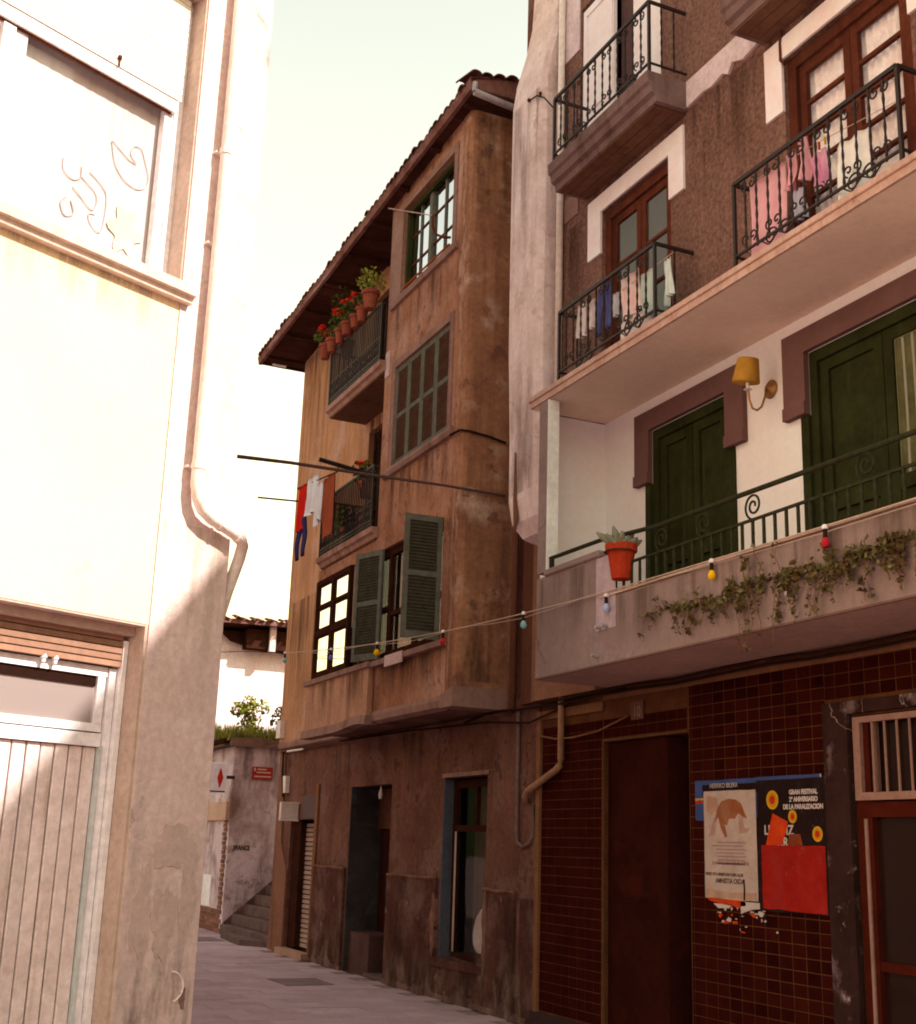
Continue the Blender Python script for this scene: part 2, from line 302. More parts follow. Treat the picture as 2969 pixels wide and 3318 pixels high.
# ------------------------------------------------------------------ ground
g = MB(); g.box(-700, 700, -700, 700, -.6, -.012); street = struct('street', g, JOINT)
slab0 = MB().box(-.297, .297, -.197, .197, -.05, 0).build('paving_slab', STREET, street, bevel=.003); first = True
pv = random.Random(4); row = 0; y = 9.6
while y < 25.2:
    x = 1.0+(.3 if row % 2 else 0)
    while x < 6.6:
        if not (x > 5.95 and y < 20.2):
            l = (x, y, pv.uniform(-.004, .003))
            if first: slab0.location = l; first = False
            else: copy(slab0, l, street)
        x += .6
    y += .4; row += 1
rest = MB()
for i in range(-12, 26):
    for j in range(-14, 24):
        if i*.6 < .7 or True:
            x, y = i*.6, j*.4
            if y < 9.2 or x < .7: rest.box(x-.295, x+.295, y-.195, y+.195, -.05, pv.uniform(-.004, .002)) if x < 6 else None
rest.build('paving_slabs', STREET, street, kind='stuff')
hl = MB(); hr = random.Random(3); ring = []
for k in range(72):
    a = 2*math.pi*k/72; h = 46+9*math.sin(3*a+1)+6*math.sin(7*a)+3*math.sin(13*a+2); ring.append((a, h))
for k in range(72):
    (a, h), (b, g_) = ring[k], ring[(k+1) % 72]; P_ = lambda q, r, z: (r*math.cos(q), r*math.sin(q), z)
    hl.add([P_(a, 260, -.7), P_(b, 260, -.7), P_(b, 400, g_), P_(a, 400, h), P_(b, 560, -.7), P_(a, 560, -.7)], [(0, 1, 2, 3), (3, 2, 4, 5)])
struct('added_hills', hl, mat('added_hill_green', (.05, .06, .025), (.03, .038, .016), scale=.03, bump=0))  # ring added out of view to block the bright low sky in reflections
dc = tag(MB().box(4.75, 5.35, 15.0, 15.75, .0, .008).build('drain_cover', mat('iron_cover', (.22, .15, .145), (.17, .11, .105), bump=.4), None), 'dark rectangular drain cover set in the paving by the doorway', 'drain cover')
dc2 = tag(MB().box(5.0, 5.75, 21.6, 22.5, .0, .008).build('drain_cover', MATS['iron_cover'], None), 'dark drain cover in the paving in front of the stone steps', 'drain cover')
lp = tag(MB().prism([(5.75, 20.75), (6.08, 20.35), (6.08, 22.1), (5.85, 22.3)], 'z', 0, .09).build('loose_slab', STEP, None), 'pale loose stone slab lying at the foot of the steps', 'stone slab')

# ------------------------------------------------------------------ left corner house (local frame: x along the front, y inwards)
P0 = Vector((2.0276, 8.2545, 0)); RZ = R(25.8)
CH = thing('corner_house', 'overexposed cream corner house with plank door at the left edge', 'house', P0, RZ, local=True)
ops = [(-2.9, -.605, 0, 2.9), (-3.4, -.605, 5.2, 7.5), (-6.8, -4.3, 5.2, 7.5)]
MB().wall('y', 0, -9, -.605, 0, 10.6, ops, .21).build('wall', CREAM, CH)
MB().add([(-9, 0, 0), (-9, 14, 0), (-9, 14, 10.6), (-9, 0, 10.6)], [(0, 1, 2, 3)]).add([(-9, .3, 10.6), (0, .3, 10.6), (0, 14, 10.6), (-9, 14, 10.6)], [(0, 1, 2, 3)]).add([(-9, 14, 0), (0, 14, 0), (0, 14, 10.6), (-9, 14, 10.6)], [(0, 1, 2, 3)]).build('rear_wall', CREAM, CH)
MB().prism([(-.602, -.008), (-.014, -.008), (0, .006), (0, 13.99), (-.602, 13.99)], 'z', 0, 10.598).build('pilaster', PILLAR, CH)
# plaster loss patches on the pilaster: thin raised skins with ragged outline
def ragged(cx, cz, rx, rz, n, seed, y0, y1):
    rg = random.Random(seed); po = []
    p1, p2, p3 = [rg.uniform(0, 6) for _ in range(3)]; n = 60
    for k in range(n):
        a = 2*math.pi*k/n; q = 1+.16*math.sin(3*a+p1)+.10*math.sin(7*a+p2)+.06*math.sin(13*a+p3)+rg.uniform(-.03, .03); po.append((cx+rx*q*math.cos(a), cz+rz*q*math.sin(a)))
    return MB().prism(po, 'y', y0, y1)
for i, (cx, cz, rx, rz) in enumerate([(-.25, 1.55, .17, .13), (-.13, 1.28, .06, .23), (-.47, 1.16, .07, .26), (-.3, 1.12, .09, .2)]):
    o = ragged(cx, cz, rx, rz, 26, 40+i, -.013-.0012*i, -.0075); o.build('plaster_patch', mat('patch%d' % (i % 2), [(.46, .36, .315), (.62, .49, .42)][1 if i == 3 else 0], (.50, .39, .34), scale=3, bump=.3), CH)
ragged(-.10, .66, .022, .06, 20, 77, -.014, -.0076).build('dark_hole', mat('hole_brown', (.24, .15, .12)), CH)
chalk = [(-.2+.10*math.cos(a), -.012, .73+.09*math.sin(a)) for a in [R(-70+13*k) for k in range(13)]]
MB().tube(chalk, .006, 5).build('chalk_mark', mat('chalk', (.75, .68, .62), bump=0), CH)
B('reveal', REVEAL, CH, -.625, -.60, .003, .215, 0, 2.9); B('reveal', REVEAL, CH, -.617, -.6065, .003, .215, 5.2, 7.5)
B('soffit', REVEAL, CH, -3.4, -.618, .004, .21, 7.485, 7.52); B('soffit', REVEAL, CH, -2.9, -.626, .004, .21, 2.885, 2.91)
# sill
MB().prism([(-.10, 5.20), (.21, 5.225), (.21, 5.10), (-.07, 5.10), (-.10, 5.13)], 'x', -3.5, -.53)
s = MB(); s.prism([(-.10, 5.205), (.2, 5.22), (.2, 5.09), (-.06, 5.09), (-.07, 5.13), (-.10, 5.135)], 'x', -3.5, -.54); s.build('sill', mat('sill_stone', (.62, .50, .40), scale=4), CH)
# upper window
WN = B('window', PAINTW, CH, -.685, -.618, .16, .24, 5.222, 7.48)
for a in [(-.755, -.69, .17, .225, 5.25, 6.56), (-1.93, -1.84, .17, .225, 5.25, 6.56), (-2.02, -1.935, .15, .235, 5.225, 7.45), (-3.4, -3.3, .17, .23, 5.225, 7.45), (-1.84, -.755, .17, .225, 5.25, 5.33), (-3.3, -2.02, .17, .225, 5.25, 5.33), (-3.3, -2.02, .17, .225, 6.52, 6.6)]:
    B('frame', PAINTW, WN, *a)
B('pane', GLCLEAR, WN, -1.84, -.755, .195, .199, 5.33, 6.55); B('pane', GLCLEAR, WN, -3.3, -2.02, .195, .199, 5.33, 6.55)
def drape(x0, x1, yy, z0, z1, amp, wv, name, m, parent, axis='x', ph=0):
    f = (lambda u, v: (x0+(x1-x0)*u, yy+amp*math.sin(u*wv*6.283+ph+.4*math.sin(v*3)), z0+(z1-z0)*v)) if axis == 'x' else (lambda u, v: (yy+amp*math.sin(u*wv*6.283+ph+.4*math.sin(v*3)), x0+(x1-x0)*u, z0+(z1-z0)*v))
    return MB().grid(f, int(wv*8), 4).build(name, m, parent, smooth=True)
drape(-3.3, -.64, .245, 5.25, 7.4, .0012, 30, 'curtain', mat('greyed_net_curtain', (.50, .45, .42), (.44, .39, .365), scale=2, streak=(.40, .35, .33), sscale=(14, 14, .5), bump=.05, fine=.06), WN)
B('interior', VOID, WN, -3.4, -.62, .34, .36, 5.2, 7.5)
# children's drawings on the glass
INK = mat('violet_ink', (.43, .385, .37), bump=0)
def smooth(pts, n=5):
    o = []; q = [pts[0]]+list(pts)+[pts[-1]]
    for i in range(1, len(q)-2):
        for k in range(n):
            t = k/n; o.append(tuple(.5*(2*b+(c-a)*t+(2*a-5*b+4*c-d)*t*t+(3*b-a-3*c+d)*t**3) for a, b, c, d in zip(q[i-1], q[i], q[i+1], q[i+2])))
    return o+[pts[-1]]
def ink(pts, r=.0035): MB().tube([(x, .2385, z) for x, z in smooth(pts)], r, 4).build('drawing', INK, WN)
ink([(-1.10, 6.12), (-1.06, 6.0), (-.98, 5.92), (-.88, 5.90), (-.81, 5.94), (-.79, 6.03), (-.83, 6.13), (-.87, 6.21), (-.93, 6.20), (-.95, 6.13), (-.90, 6.08), (-.97, 6.09), (-1.10, 6.16), (-1.10, 6.12)])
ink([(-1.45, 5.87), (-1.44, 5.79), (-1.37, 5.75), (-1.31, 5.79), (-1.31, 5.87)]); ink([(-1.31, 5.80), (-1.2, 5.74), (-1.17, 5.68), (-1.2, 5.60), (-1.3, 5.66), (-1.36, 5.70)])
ink([(-1.25, 5.86), (-1.14, 5.8), (-1.10, 5.73), (-1.10, 5.58), (-1.12, 5.47), (-1.19, 5.49), (-1.22, 5.56), (-1.17, 5.58)]); ink([(-1.36, 5.60), (-1.33, 5.52), (-1.39, 5.48), (-1.43, 5.55), (-1.40, 5.61)], .005)
fl = [(-.93+(.13+.035*math.cos(6*a))*math.cos(a)*.9, 5.56+(.16+.03*math.cos(6*a))*math.sin(a)) for a in [2*math.pi*k/40 for k in range(40)]]
MB().prism(fl, 'y', .234, .238).build('paper_cutout', mat('pale_green_paper', (.44, .52, .36), bump=0), WN)
RB = B('roller_blind', BLIND, CH, -3.38, -.69, .13, .185, 6.545, 6.635)
sl = None
for k in range(16):
    z = 6.64+k*.052
    if sl is None:
        sl = MB().prism([(.120, .003), (.132, .0), (.140, .049), (.120, .046)], 'x', -3.38, -.665).build('slat', BLIND, RB); sl.location = (0, 0, z)
    else: copy(sl, (0, 0, z), RB)
MB().lathe([(.006, 0), (.006, .05), (.014, .055), (.014, .08), (.004, .085)], (-1.2, .11, 6.635), 8).build('pull_knob', REDWOOD, RB)
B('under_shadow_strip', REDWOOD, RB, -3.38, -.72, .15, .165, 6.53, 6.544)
# ground floor doorway
DR = B('door', PAINTW, CH, -.665, -.63, .15, .26, 0, 2.80)
B('frame', PAINTW, DR, -.72, -.672, .19, .27, 0, 2.62); B('frame', mat('pale_aqua_paint', (.5, .55, .53)), DR, -.735, -.722, .185, .25, 0, 2.14)
for a in [(-2.9, -.73, .2, .26, 2.135, 2.215), (-2.9, -.73, .21, .255, 2.225, 2.275), (-2.9, -.73, .2, .26, 2.565, 2.625), (-.79, -.735, .205, .255, 2.275, 2.565)]: B('rail', PAINTW, DR, *a)
B('pane', GLMID, DR, -2.9, -.79, .225, .232, 2.275, 2.565)
B('blackout_strip', VOID, DR, -2.9, -.80, .214, .222, 2.50, 2.563)
pk = None
for k in range(22):
    x = -.785-k*.0965
    if pk is None:
        pk = MB().box(-.043, .043, .225, .25, .02, 2.13).build('plank', PLANK, DR, bevel=.005); pk.location = (x, 0, 0)
    else: copy(pk, (x, random.uniform(-.003, .003), 0), DR)
B('backing', DARKWOOD, DR, -2.9, -.74, .262, .29, 0, 2.13)
RB2 = B('roller_shutter', REVEAL, CH, -2.9, -.63, .10, .21, 2.83, 2.884); sl = None
for k in range(5):
    z = 2.63+k*.042
    if sl is None: sl = MB().prism([(.155, .003), (.168, 0), (.176, .039), (.155, .036)], 'x', -2.9, -.67).build('slat', BLINDB, RB2); sl.location = (0, 0, z)
    else: copy(sl, (0, 0, z), RB2)
for kx in (-1.13, -1.21): MB().lathe([(.012, 0), (.014, .02), (.022, .03), (.016, .05)], (kx, .17, 2.595), 8).build('pull_knob', PAINTW, RB2)
# downpipe with its swan neck round the corner
dp = [(-.39, -.085, 10.5), (-.39, -.085, 7.2), (-.395, -.085, 4.05), (-.395, -.085, 3.86), (-.375, -.088, 3.77), (-.33, -.09, 3.70), (-.25, -.09, 3.655), (-.08, -.09, 3.61), (.015, -.085, 3.575), (.065, -.05, 3.54), (.085, 0, 3.46), (.075, .08, 3.25), (.065, .16, 3.0), (.06, .2, 2.8), (.06, .2, 0)]
DPI = MB().tube(dp, .041, 12).build('downpipe', PIPEW, CH, smooth=True)
for z in (6.3, 3.98): MB().tube([(-.395, -.085, z-.02), (-.395, -.085, z+.02)], .046, 12).build('clamp', PIPEW, DPI); 
for z in (6.3, 3.98, 5.6): MB().box(-.45, -.35, -.045, .0, z-.008, z+.008).build('bracket', PIPEW, DPI)
MB().tube([(-.18, -.09, 3.637), (-.155, -.09, 3.63)], .047, 12).build('joint_ring', PIPEW, DPI); MB().tube([(-.02, -.088, 3.588), (-.0, -.086, 3.58)], .047, 12).build('joint_ring', PIPEW, DPI)
B('eave', DARKWOOD, CH, -9.2, .3, -.2, 14, 10.61, 10.75)

# ------------------------------------------------------------------ old jettied house in the middle
OH = thing('jettied_house', 'tall ochre plaster house with overhanging bay and deep tiled eave', 'house', (6.05, 16, 0))
gops = [(12.45, 13.6, .42, 2.38), (15.2, 16.7, 0, 2.37), (18.15, 19.35, .05, 1.95)]
MB().wall('x', 6.05, 11.36, 20.05, 0, 3.12, gops, .16).build('ground_wall', DIRTY, OH)
MB().box(6.06, 12, 20.0, 20.05, 0, 3.1).build('side_wall', DIRTY, OH)
for (a, b, z1) in ((16.74, 18.05, 1.29), (13.66, 15.16, 1.26), (11.72, 12.41, 1.19)):
    mb = MB(); n = 14
    top = [(a+(b-a)*k/n, z1+.006*math.sin(k*.7+a)+.003*math.sin(k*2.3)) for k in range(n+1)]
    mb.prism([(a, 0), (b, 0)]+top[::-1], 'x', 6.012, 6.052); mb.build('dado', DADO, OH)
    mb = MB().tube([(6.022, y, z+.008) for y, z in top], .022, 6); mb.build('dado_cap', mat('dado_cap', (.20, .10, .068), (.11, .05, .035), scale=4, bump=.5), OH, smooth=True)
mb = MB(); mb.prism([(12.41, 0), (13.66, 0), (13.66, .38), (13.55, .40), (13.0, .39), (12.6, .41), (12.41, .4)], 'x', 6.014, 6.054); mb.build('dado', DADO, OH)
mb = MB(); mb.prism([(19.36, 0), (20.06, 0), (20.06, 3.1), (19.8, 3.1), (19.72, 1.6), (19.36, 1.2)], 'x', 6.02, 6.055); mb.build('corner_render', mat('corner_render', (.21, .10, .065), scale=3, streak=(.11, .05, .03), bump=.5), OH)
for (ya_, yb_) in ((11.45, 15.16), (16.72, 18.08)):
    n = int((yb_-ya_)/.05); hs = [(ya_+(yb_-ya_)*k/n, .05+.06*max(0, math.sin(k*.31+ya_)+.5*math.sin(k*.83)+.3*math.sin(k*1.9))+random.uniform(0, .008)) for k in range(n+1)]
    MB().prism([(ya_, 0), (yb_, 0)]+hs[::-1], 'x', 6.003, 6.03).build('worn_wall_base', mat('worn_base', (.20, .12, .105), (.10, .048, .038), scale=2.5, bump=.7), OH)
# ground window
GW = B('window', DARKWOOD, OH, 6.19, 6.23, 12.45, 13.6, .42, .50)
B('reveal', BLUEREV, GW, 6.052, 6.205, 13.575, 13.605, .43, 2.37)
B('frame', DARKWOOD, GW, 6.17, 6.23, 13.5, 13.575, .5, 2.36); B('frame', DARKWOOD, GW, 6.17, 6.23, 12.46, 12.52, .5, 2.36); B('frame', DARKWOOD, GW, 6.17, 6.23, 12.52, 13.5, 2.27, 2.36)
B('transom', DARKWOOD, GW, 6.165, 6.23, 12.52, 13.5, 1.79, 1.86); B('mullion', DARKWOOD, GW, 6.175, 6.22, 12.96, 13.0, 1.86, 2.27)
B('frame', REVEAL, GW, 6.16, 6.17, 13.46, 13.49, .5, 1.79)
for a in ((12.52, 13.5, .5, 1.79), (12.52, 12.96, 1.86, 2.27), (13.0, 13.5, 1.86, 2.27)): B('pane', GLCLEAR, GW, 6.198, 6.202, *a)
drape(12.5, 13.5, 6.42, .5, 2.3, .02, 9, 'curtain', mat('brown_curtain', (.085, .05, .035), bump=.05), GW, axis='y')
B('interior', VOID, GW, 6.75, 6.78, 12.2, 13.9, .1, 2.5)
B('lintel', MAUVE, OH, 6.035, 6.054, 12.42, 13.62, 2.385, 2.43)
MB().prism([(12.38, .36), (13.66, .34), (13.68, .42), (13.5, .44), (12.9, .42), (12.4, .44)], 'x', 5.99, 6.2).build('sill', DADO, OH)
for (yc, zc, ry, rz) in ((13.70, .78, .06, .34), (12.37, .80, .045, .42)):
    n = 44; po = [(yc+ry*(1+.25*math.sin(5*a+yc)+.16*math.sin(9*a))*math.cos(a), zc+rz*(1+.06*math.sin(7*a))*math.sin(a)) for a in [2*math.pi*k/n for k in range(n)]]
    MB().prism(po, 'x', 6.007, 6.05).build('bare_plaster', mat('bare_plaster', (.25, .135, .10), (.13, .06, .045), scale=5, bump=.6), OH)
bn = thing('round_basin', 'pale round basin leaning inside the ground floor window', 'basin', (6.3, 12.9, .52))
Mt = Matrix.Rotation(R(-80), 4, 'Y') @ Matrix.Rotation(R(0), 4, 'X')
MB().lathe([(.02, 0), (.22, .01), (.245, .035), (.25, .05), (.235, .05), (.2, .03), (.02, .025)], (6.30, 12.87, .76), 24, Mt).build('bowl', mat('pale_enamel', (.42, .33, .30), rough=.4, bump=.03), bn, smooth=True)
st = thing('bent_chair_back', 'small bent wooden chair back beside the round basin', 'chair', (6.27, 12.62, .50))
MB().tube([(6.26, 12.78, .5)]+[(6.26, 12.66+.11*math.cos(a), .60+.13*math.sin(a)) for a in [R(180-20*k) for k in range(10)]]+[(6.26, 12.56, .5)], .014, 6).build('back_hoop', TANST, st); MB().tube([(6.26, 12.66, .5), (6.26, 12.66, .72)], .012, 6).build('splat', TANST, st)
# ground doorway
GD = B('doorway', DARKWOOD, OH, 6.5, 6.54, 15.1, 16.8, 0, 1.82)
B('reveal', TEAL, GD, 6.052, 6.5, 16.68, 16.72, 0, 2.36); B('reveal', DIRTY, GD, 6.2, 6.5, 15.17, 15.195, 0, 2.37); B('ceiling', DARKWOOD, GD, 6.2, 6.55, 15.1, 16.75, 2.36, 2.4)
B('transom', mat('brown_transom', (.10, .042, .026), scale=3), GD, 6.46, 6.49, 15.2, 16.68, 1.83, 2.36); B('low_wall', mat('low_wall_render', (.10, .055, .048), (.07, .035, .03), scale=3, bump=.5), GD, 6.12, 6.5, 15.95, 16.68, 0, .5)
for k in range(5): B('door_board', DARKWOOD, GD, 6.47, 6.495, 15.22+k*.15, 15.36+k*.15, .02, 1.8)
B('threshold', STEP, GD, 6.06, 6.5, 15.2, 15.95, 0, .04)
MB().tube([(6.1, 15.72, 2.36), (6.1, 15.72, 2.25), (6.1, 15.73, 2.2)], [.006, .03, .022], 8).build('bulb_holder', PIPEW, OH)
# rolled metal shutter
SH = B('roller_shutter', DARKWOOD, OH, 6.20, 6.24, 18.15, 19.35, .05, .11); sl = None
for k in range(26):
    z = .12+k*.069
    if sl is None: sl = MB().prism([(6.185, .004), (6.20, 0), (6.205, .058), (6.185, .050)], 'y', 18.2, 18.98).build('slat', mat('shutter_slat', (.36, .25, .20), rough=.5, rand=.08), SH); sl.location = (0, 0, z)
    else: copy(sl, (0, 0, z), SH)
B('dark_opening', DARKWOOD, SH, 6.10, 6.21, 18.98, 19.34, .11, 1.94); B('step', mat('pale_step', (.34, .21, .15), scale=4, bump=.4), OH, 5.93, 6.08, 18.1, 19.4, 0, .09)  # dark block beside the slats stands for a dark opening
B('shutter_header', mat('slate_header', (.12, .085, .08)), OH, 6.03, 6.052, 18.15, 18.75, 1.96, 2.3); B('jamb_strip', TANST, OH, 6.02, 6.053, 18.02, 18.14, .1, 2.45)
# jetty ledge and upper left wall
MB().prism([(6.06, 3.02), (5.965, 3.06), (5.955, 3.12), (5.975, 3.16), (6.06, 3.16)], 'y', 16.86, 20.02).build('ledge', MAUVE, OH)
MB().prism([(6.06, 2.96), (5.99, 3.0), (6.06, 3.04)], 'y', 11.9, 20.0).build('ledge_moulding', DIRTY, OH)
uops = [(15.3, 16.55, 5.52, 7.42), (15.3, 16.55, 7.77, 9.5)]
MB().wall('x', 5.98, 14.58, 20.02, 3.12, 9.95, uops, .14).build('upper_wall', OCHREL, OH)
MB().box(5.985, 12, 19.98, 20.02, 3.1, 9.9).build('side_wall', OCHREL, OH)
MB().box(6.06, 9, 12.0, 12.03, 0, 10.0).build('side_wall', OCHRE, OH)
for (z0, z1) in ((5.52, 7.42), (7.77, 9.5)):
    d = B('balcony_door', DARKWOOD, OH, 6.09, 6.12, 15.3, 16.55, z0, z1)
    for y in (15.3, 15.90, 16.49): B('stile', DARKWOOD, d, 6.06, 6.09, y, y+.06, z0, z1)
    for z in (z0, z0+.7, z1-.07): B('rail', DARKWOOD, d, 6.065, 6.088, 15.36, 16.49, z, z+.07)
    for y in (15.36, 15.96): B('pane', GLDARK, d, 6.078, 6.086, y, y+.53, z0+.77, z1-.07)
# bay
bops = [(12.5, 16.78, 3.77, 5.16), (12.5, 14.2, 6.17, 7.52), (12.54, 14.16, 8.5, 9.74)]
MB().wall('x', 5.45, 12.32, 14.6, 5.34, 10.06, bops[1:], .13).build('bay_wall', OCHRE, OH)
MB().wall('x', 5.45, 12.32, 16.86, 3.06, 5.34, bops[:1], .13).build('bay_wall', OCHRE, OH)
mb = MB(); mb.add([(5.45, 14.6, 5.3), (6.0, 14.6, 5.3), (6.0, 14.6, 10.06), (5.45, 14.6, 10.06)], [(0, 1, 2, 3)]); mb.add([(5.45, 16.86, 3.06), (6.0, 16.86, 3.06), (6.0, 16.86, 5.34), (5.45, 16.86, 5.34)], [(0, 1, 2, 3)]); mb.build('bay_cheek', OCHREL, OH)
mb = MB(); rg = []
for z in (3.06, 4.2, 5.5, 7, 8.5, 10.06): rg.append([(6.06, 12.03, z), (5.50, 12.03, z), (5.455, 12.045, z), (5.438, 12.09, z), (5.438, 12.30, z), (5.452, 12.325, z), (6.06, 12.325, z)])
mb.loft(rg); mb.build('bay_corner', CORNER, OH)
mb = MB(); mb.box(5.46, 6.06, 12.04, 16.84, 3.045, 3.07); mb.build('bay_underside', DIRTY, OH)
for (a, b, X) in ((12.36, 14.44, 5.45), ):
    MB().prism([(X+.06, 3.02), (X-.02, 3.05), (X-.03, 3.12), (X-.005, 3.17), (X+.06, 3.17)], 'y', a, b).build('bay_moulding', MAUVE, OH)
MB().prism([(12.35, 3.03), (12.02, 3.03), (12.02, 3.24), (12.35, 3.17)], 'x', 5.405, 6.05).build('corner_foot', MAUVE, OH)
rgw = random.Random(21)
for (za, zb, yc, wd) in ((3.3, 5.9, 12.22, .045), (6.1, 7.3, 12.20, .06), (7.2, 8.6, 12.19, .075), (8.5, 9.9, 12.2, .05), (4.4, 5.2, 12.13, .04)):
    n = 26; ph = rgw.uniform(0, 6); f = lambda k, q: wd*max(0, math.sin(math.pi*k/n))**.5*(.55+.3*math.sin(k*.9+ph+q)+.25*math.sin(k*2.3+q*2))+rgw.uniform(0, .012)
    L_ = [(yc+.02*math.sin(k*.5+ph)-f(k, 0), za+(zb-za)*k/n) for k in range(n+1)]; R_ = [(yc+.02*math.sin(k*.5+ph)+f(k, 1.7), za+(zb-za)*k/n) for k in range(n+1)]
    MB().prism(L_+R_[::-1], 'x', 5.4345, 5.4395).build('worn_plaster', mat('pale_worn_plaster', (.36, .215, .15), (.26, .13, .08), scale=5, bump=.4), OH)
MB().wall('x', 5.37, 14.45, 16.86, 3.04, 3.70, [], 0, .07).build('bay_box', mat('pink_box_plaster', (.42, .235, .15), (.34, .185, .115), scale=2, streak=(.28, .14, .09), bump=.25), OH)
mb = MB(); n = 16
for k in range(n):
    y0, y1 = 14.42+(16.92-14.42)*k/n, 14.42+(16.92-14.42)*(k+1)/n; f = lambda y: .05*math.exp(-((y-14.75)/.45)**2)
    mb.hexa([(5.33, y0, 2.98+f(y0)), (5.5, y0, 2.98+f(y0)), (5.5, y1, 2.98+f(y1)), (5.33, y1, 2.98+f(y1)), (5.35, y0, 3.09+f(y0)), (5.5, y0, 3.10+f(y0)), (5.5, y1, 3.10+f(y1)), (5.35, y1, 3.09+f(y1))])
mb.build('bay_box_moulding', MAUVE, OH)
B('sill', MAUVE, OH, 5.33, 5.5, 14.40, 16.92, 3.70, 3.765); B('sill', MAUVE, OH, 5.37, 5.5, 12.28, 14.398, 3.695, 3.76); B('sill_patch', mat('pale_patch', (.5, .36, .33)), OH, 5.358, 5.372, 13.35, 13.9, 3.64, 3.77)
# first-floor strip window
def bars(par, m, L, X0, X1, name='frame'):
    for a in L: B(name, m, par, X0, X1, *a)
W1 = B('oriel_window', DARKWOOD, OH, 5.40, 5.47, 16.70, 16.78, 3.77, 5.16)
bars(W1, DARKWOOD, [(15.38, 15.46, 3.77, 5.16), (15.46, 16.70, 5.09, 5.16), (15.46, 16.70, 3.77, 3.85), (16.04, 16.14, 3.85, 5.09), (15.46, 16.04, 4.37, 4.45), (16.14, 16.70, 4.37, 4.45), (15.46, 16.04, 4.76, 4.785), (16.14, 16.70, 4.76, 4.785)], 5.40, 5.46)
for y0, y1 in ((15.46, 16.04), (16.14, 16.70)):
    for z0, z1 in ((3.85, 4.37), (4.45, 4.76), (4.785, 5.09)): B('pane', GLREFL, W1, 5.425, 5.43, y0+.05, y1-.05, z0+.03, z1-.03); bars(W1, DARKWOOD, [(y0, y0+.05, z0, z1), (y1-.05, y1, z0, z1), (y0+.05, y1-.05, z0, z0+.03), (y0+.05, y1-.05, z1-.03, z1)], 5.415, 5.44, 'glazing_bar')
W2 = B('casement_window', DARKWOOD, OH, 5.50, 5.57, 14.15, 14.24, 3.77, 5.16)
bars(W2, DARKWOOD, [(12.5, 12.58, 3.77, 5.16), (12.58, 14.15, 5.06, 5.16), (12.58, 14.15, 3.77, 3.87), (13.36, 13.44, 3.87, 5.06), (12.58, 13.36, 4.3, 4.36), (13.44, 14.15, 4.3, 4.36), (14.24, 15.38, 5.06, 5.16), (14.24, 15.38, 3.77, 3.87), (14.9, 14.98, 3.87, 5.06), (14.24, 15.38, 4.38, 4.44)], 5.50, 5.56)
for a in ((12.58, 13.36, 3.87, 5.06), (13.44, 14.15, 3.87, 5.06), (14.24, 14.9, 3.87, 5.06), (14.98, 15.38, 3.87, 5.06)): B('pane', GLCLEAR, W2, 5.525, 5.53, *a)
drape(12.6, 14.15, 5.62, 3.87, 5.06, .015, 12, 'curtain', mat('pink_curtain', (.34, .17, .15), bump=.05), W2, axis='y')
B('interior', VOID, W2, 5.72, 5.75, 12.4, 16.8, 3.7, 5.2)
def leaf(name, parent, m, lm, w, z0, z1, hinge, ang, mids=(.5,), loc_y=1, th=.035):
    """a louvred shutter leaf hung at hinge=(x, y), swung out by ang from the wall plane"""
    o = bpy.data.objects.new(name, None)
    st = .055; mb = MB()
    mb.box(0, th, 0, st, z0, z1).box(0, th, w-st, w, z0, z1).box(0.002, th-.002, st, w-st, z0, z0+.08).box(.002, th-.002, st, w-st, z1-.07, z1)
    zs = [z0+.08]
    for q in mids: zm = z0+(z1-z0)*q; mb.box(.002, th-.002, st, w-st, zm-.03, zm+.03); zs += [zm-.03, zm+.03]
    zs.append(z1-.07)
    sl_ = MB()
    for i in range(0, len(zs), 2):
        n = int((zs[i+1]-zs[i])/.036)
        for k in range(n):
            z = zs[i]+(zs[i+1]-zs[i])*(k+.5)/n
            sl_.hexa([(.003, st, z-.026), (.008, st, z-.028), (.008, w-st, z-.028), (.003, w-st, z-.026), (th-.012, st, z+.026), (th-.007, st, z+.024), (th-.007, w-st, z+.024), (th-.012, w-st, z+.026)])
    M = Matrix.Translation((hinge[0], hinge[1], 0)) @ Matrix.Rotation(ang, 4, 'Z')
    for q in (mb, sl_): q.v = [tuple(M @ Vector(v)) for v in q.v]
    bpy.data.objects.remove(o)
    f = mb.build(name, m, parent); sl_.build('louvres', lm, f, kind='stuff'); return f
leaf('shutter_leaf', OH, GREENF, LOUVREG, .44, 3.78, 5.16, (5.44, 12.50), R(88), mids=(.52,))
leaf('shutter_leaf', OH, GREENF, LOUVREG, .50, 3.78, 5.14, (5.40, 14.24), R(20), mids=(.52,))
B('shutter_leaf', GREENF, OH, 5.385, 5.41, 14.86, 14.90, 3.8, 5.12); B('pane_sash', MAUVE, W2, 5.395, 5.41, 15.18, 15.22, 4.3, 5.1)
# second floor closed shutters
W3 = B('closed_shutters', MAUVE, OH, 5.50, 5.53, 12.5, 14.2, 6.17, 7.52)
for k in range(4): leaf('shutter_leaf', W3, GREENF, LOUVRE, .42, 6.18, 7.51, (5.462, 12.505+k*.4235), 0, mids=(.5,), th=.03)
bars(OH, MAUVE, [(14.2, 14.32, 6.18, 7.52), (12.4, 12.5, 6.18, 7.52), (12.4, 14.32, 7.522, 7.62)], 5.435, 5.452, 'casing'); MB().prism([(5.5, 6.05), (5.40, 6.07), (5.385, 6.12), (5.40, 6.17), (5.5, 6.18)], 'y', 12.3, 14.4).build('sill', MAUVE, OH)
MB().tube([(5.40, 12.3, 6.06), (5.41, 12.06, 6.05), (5.5, 12.01, 6.04), (5.75, 12.0, 6.01), (5.95, 12.0, 5.97)], .014, 6).build('wall_cable', CABLE, OH)
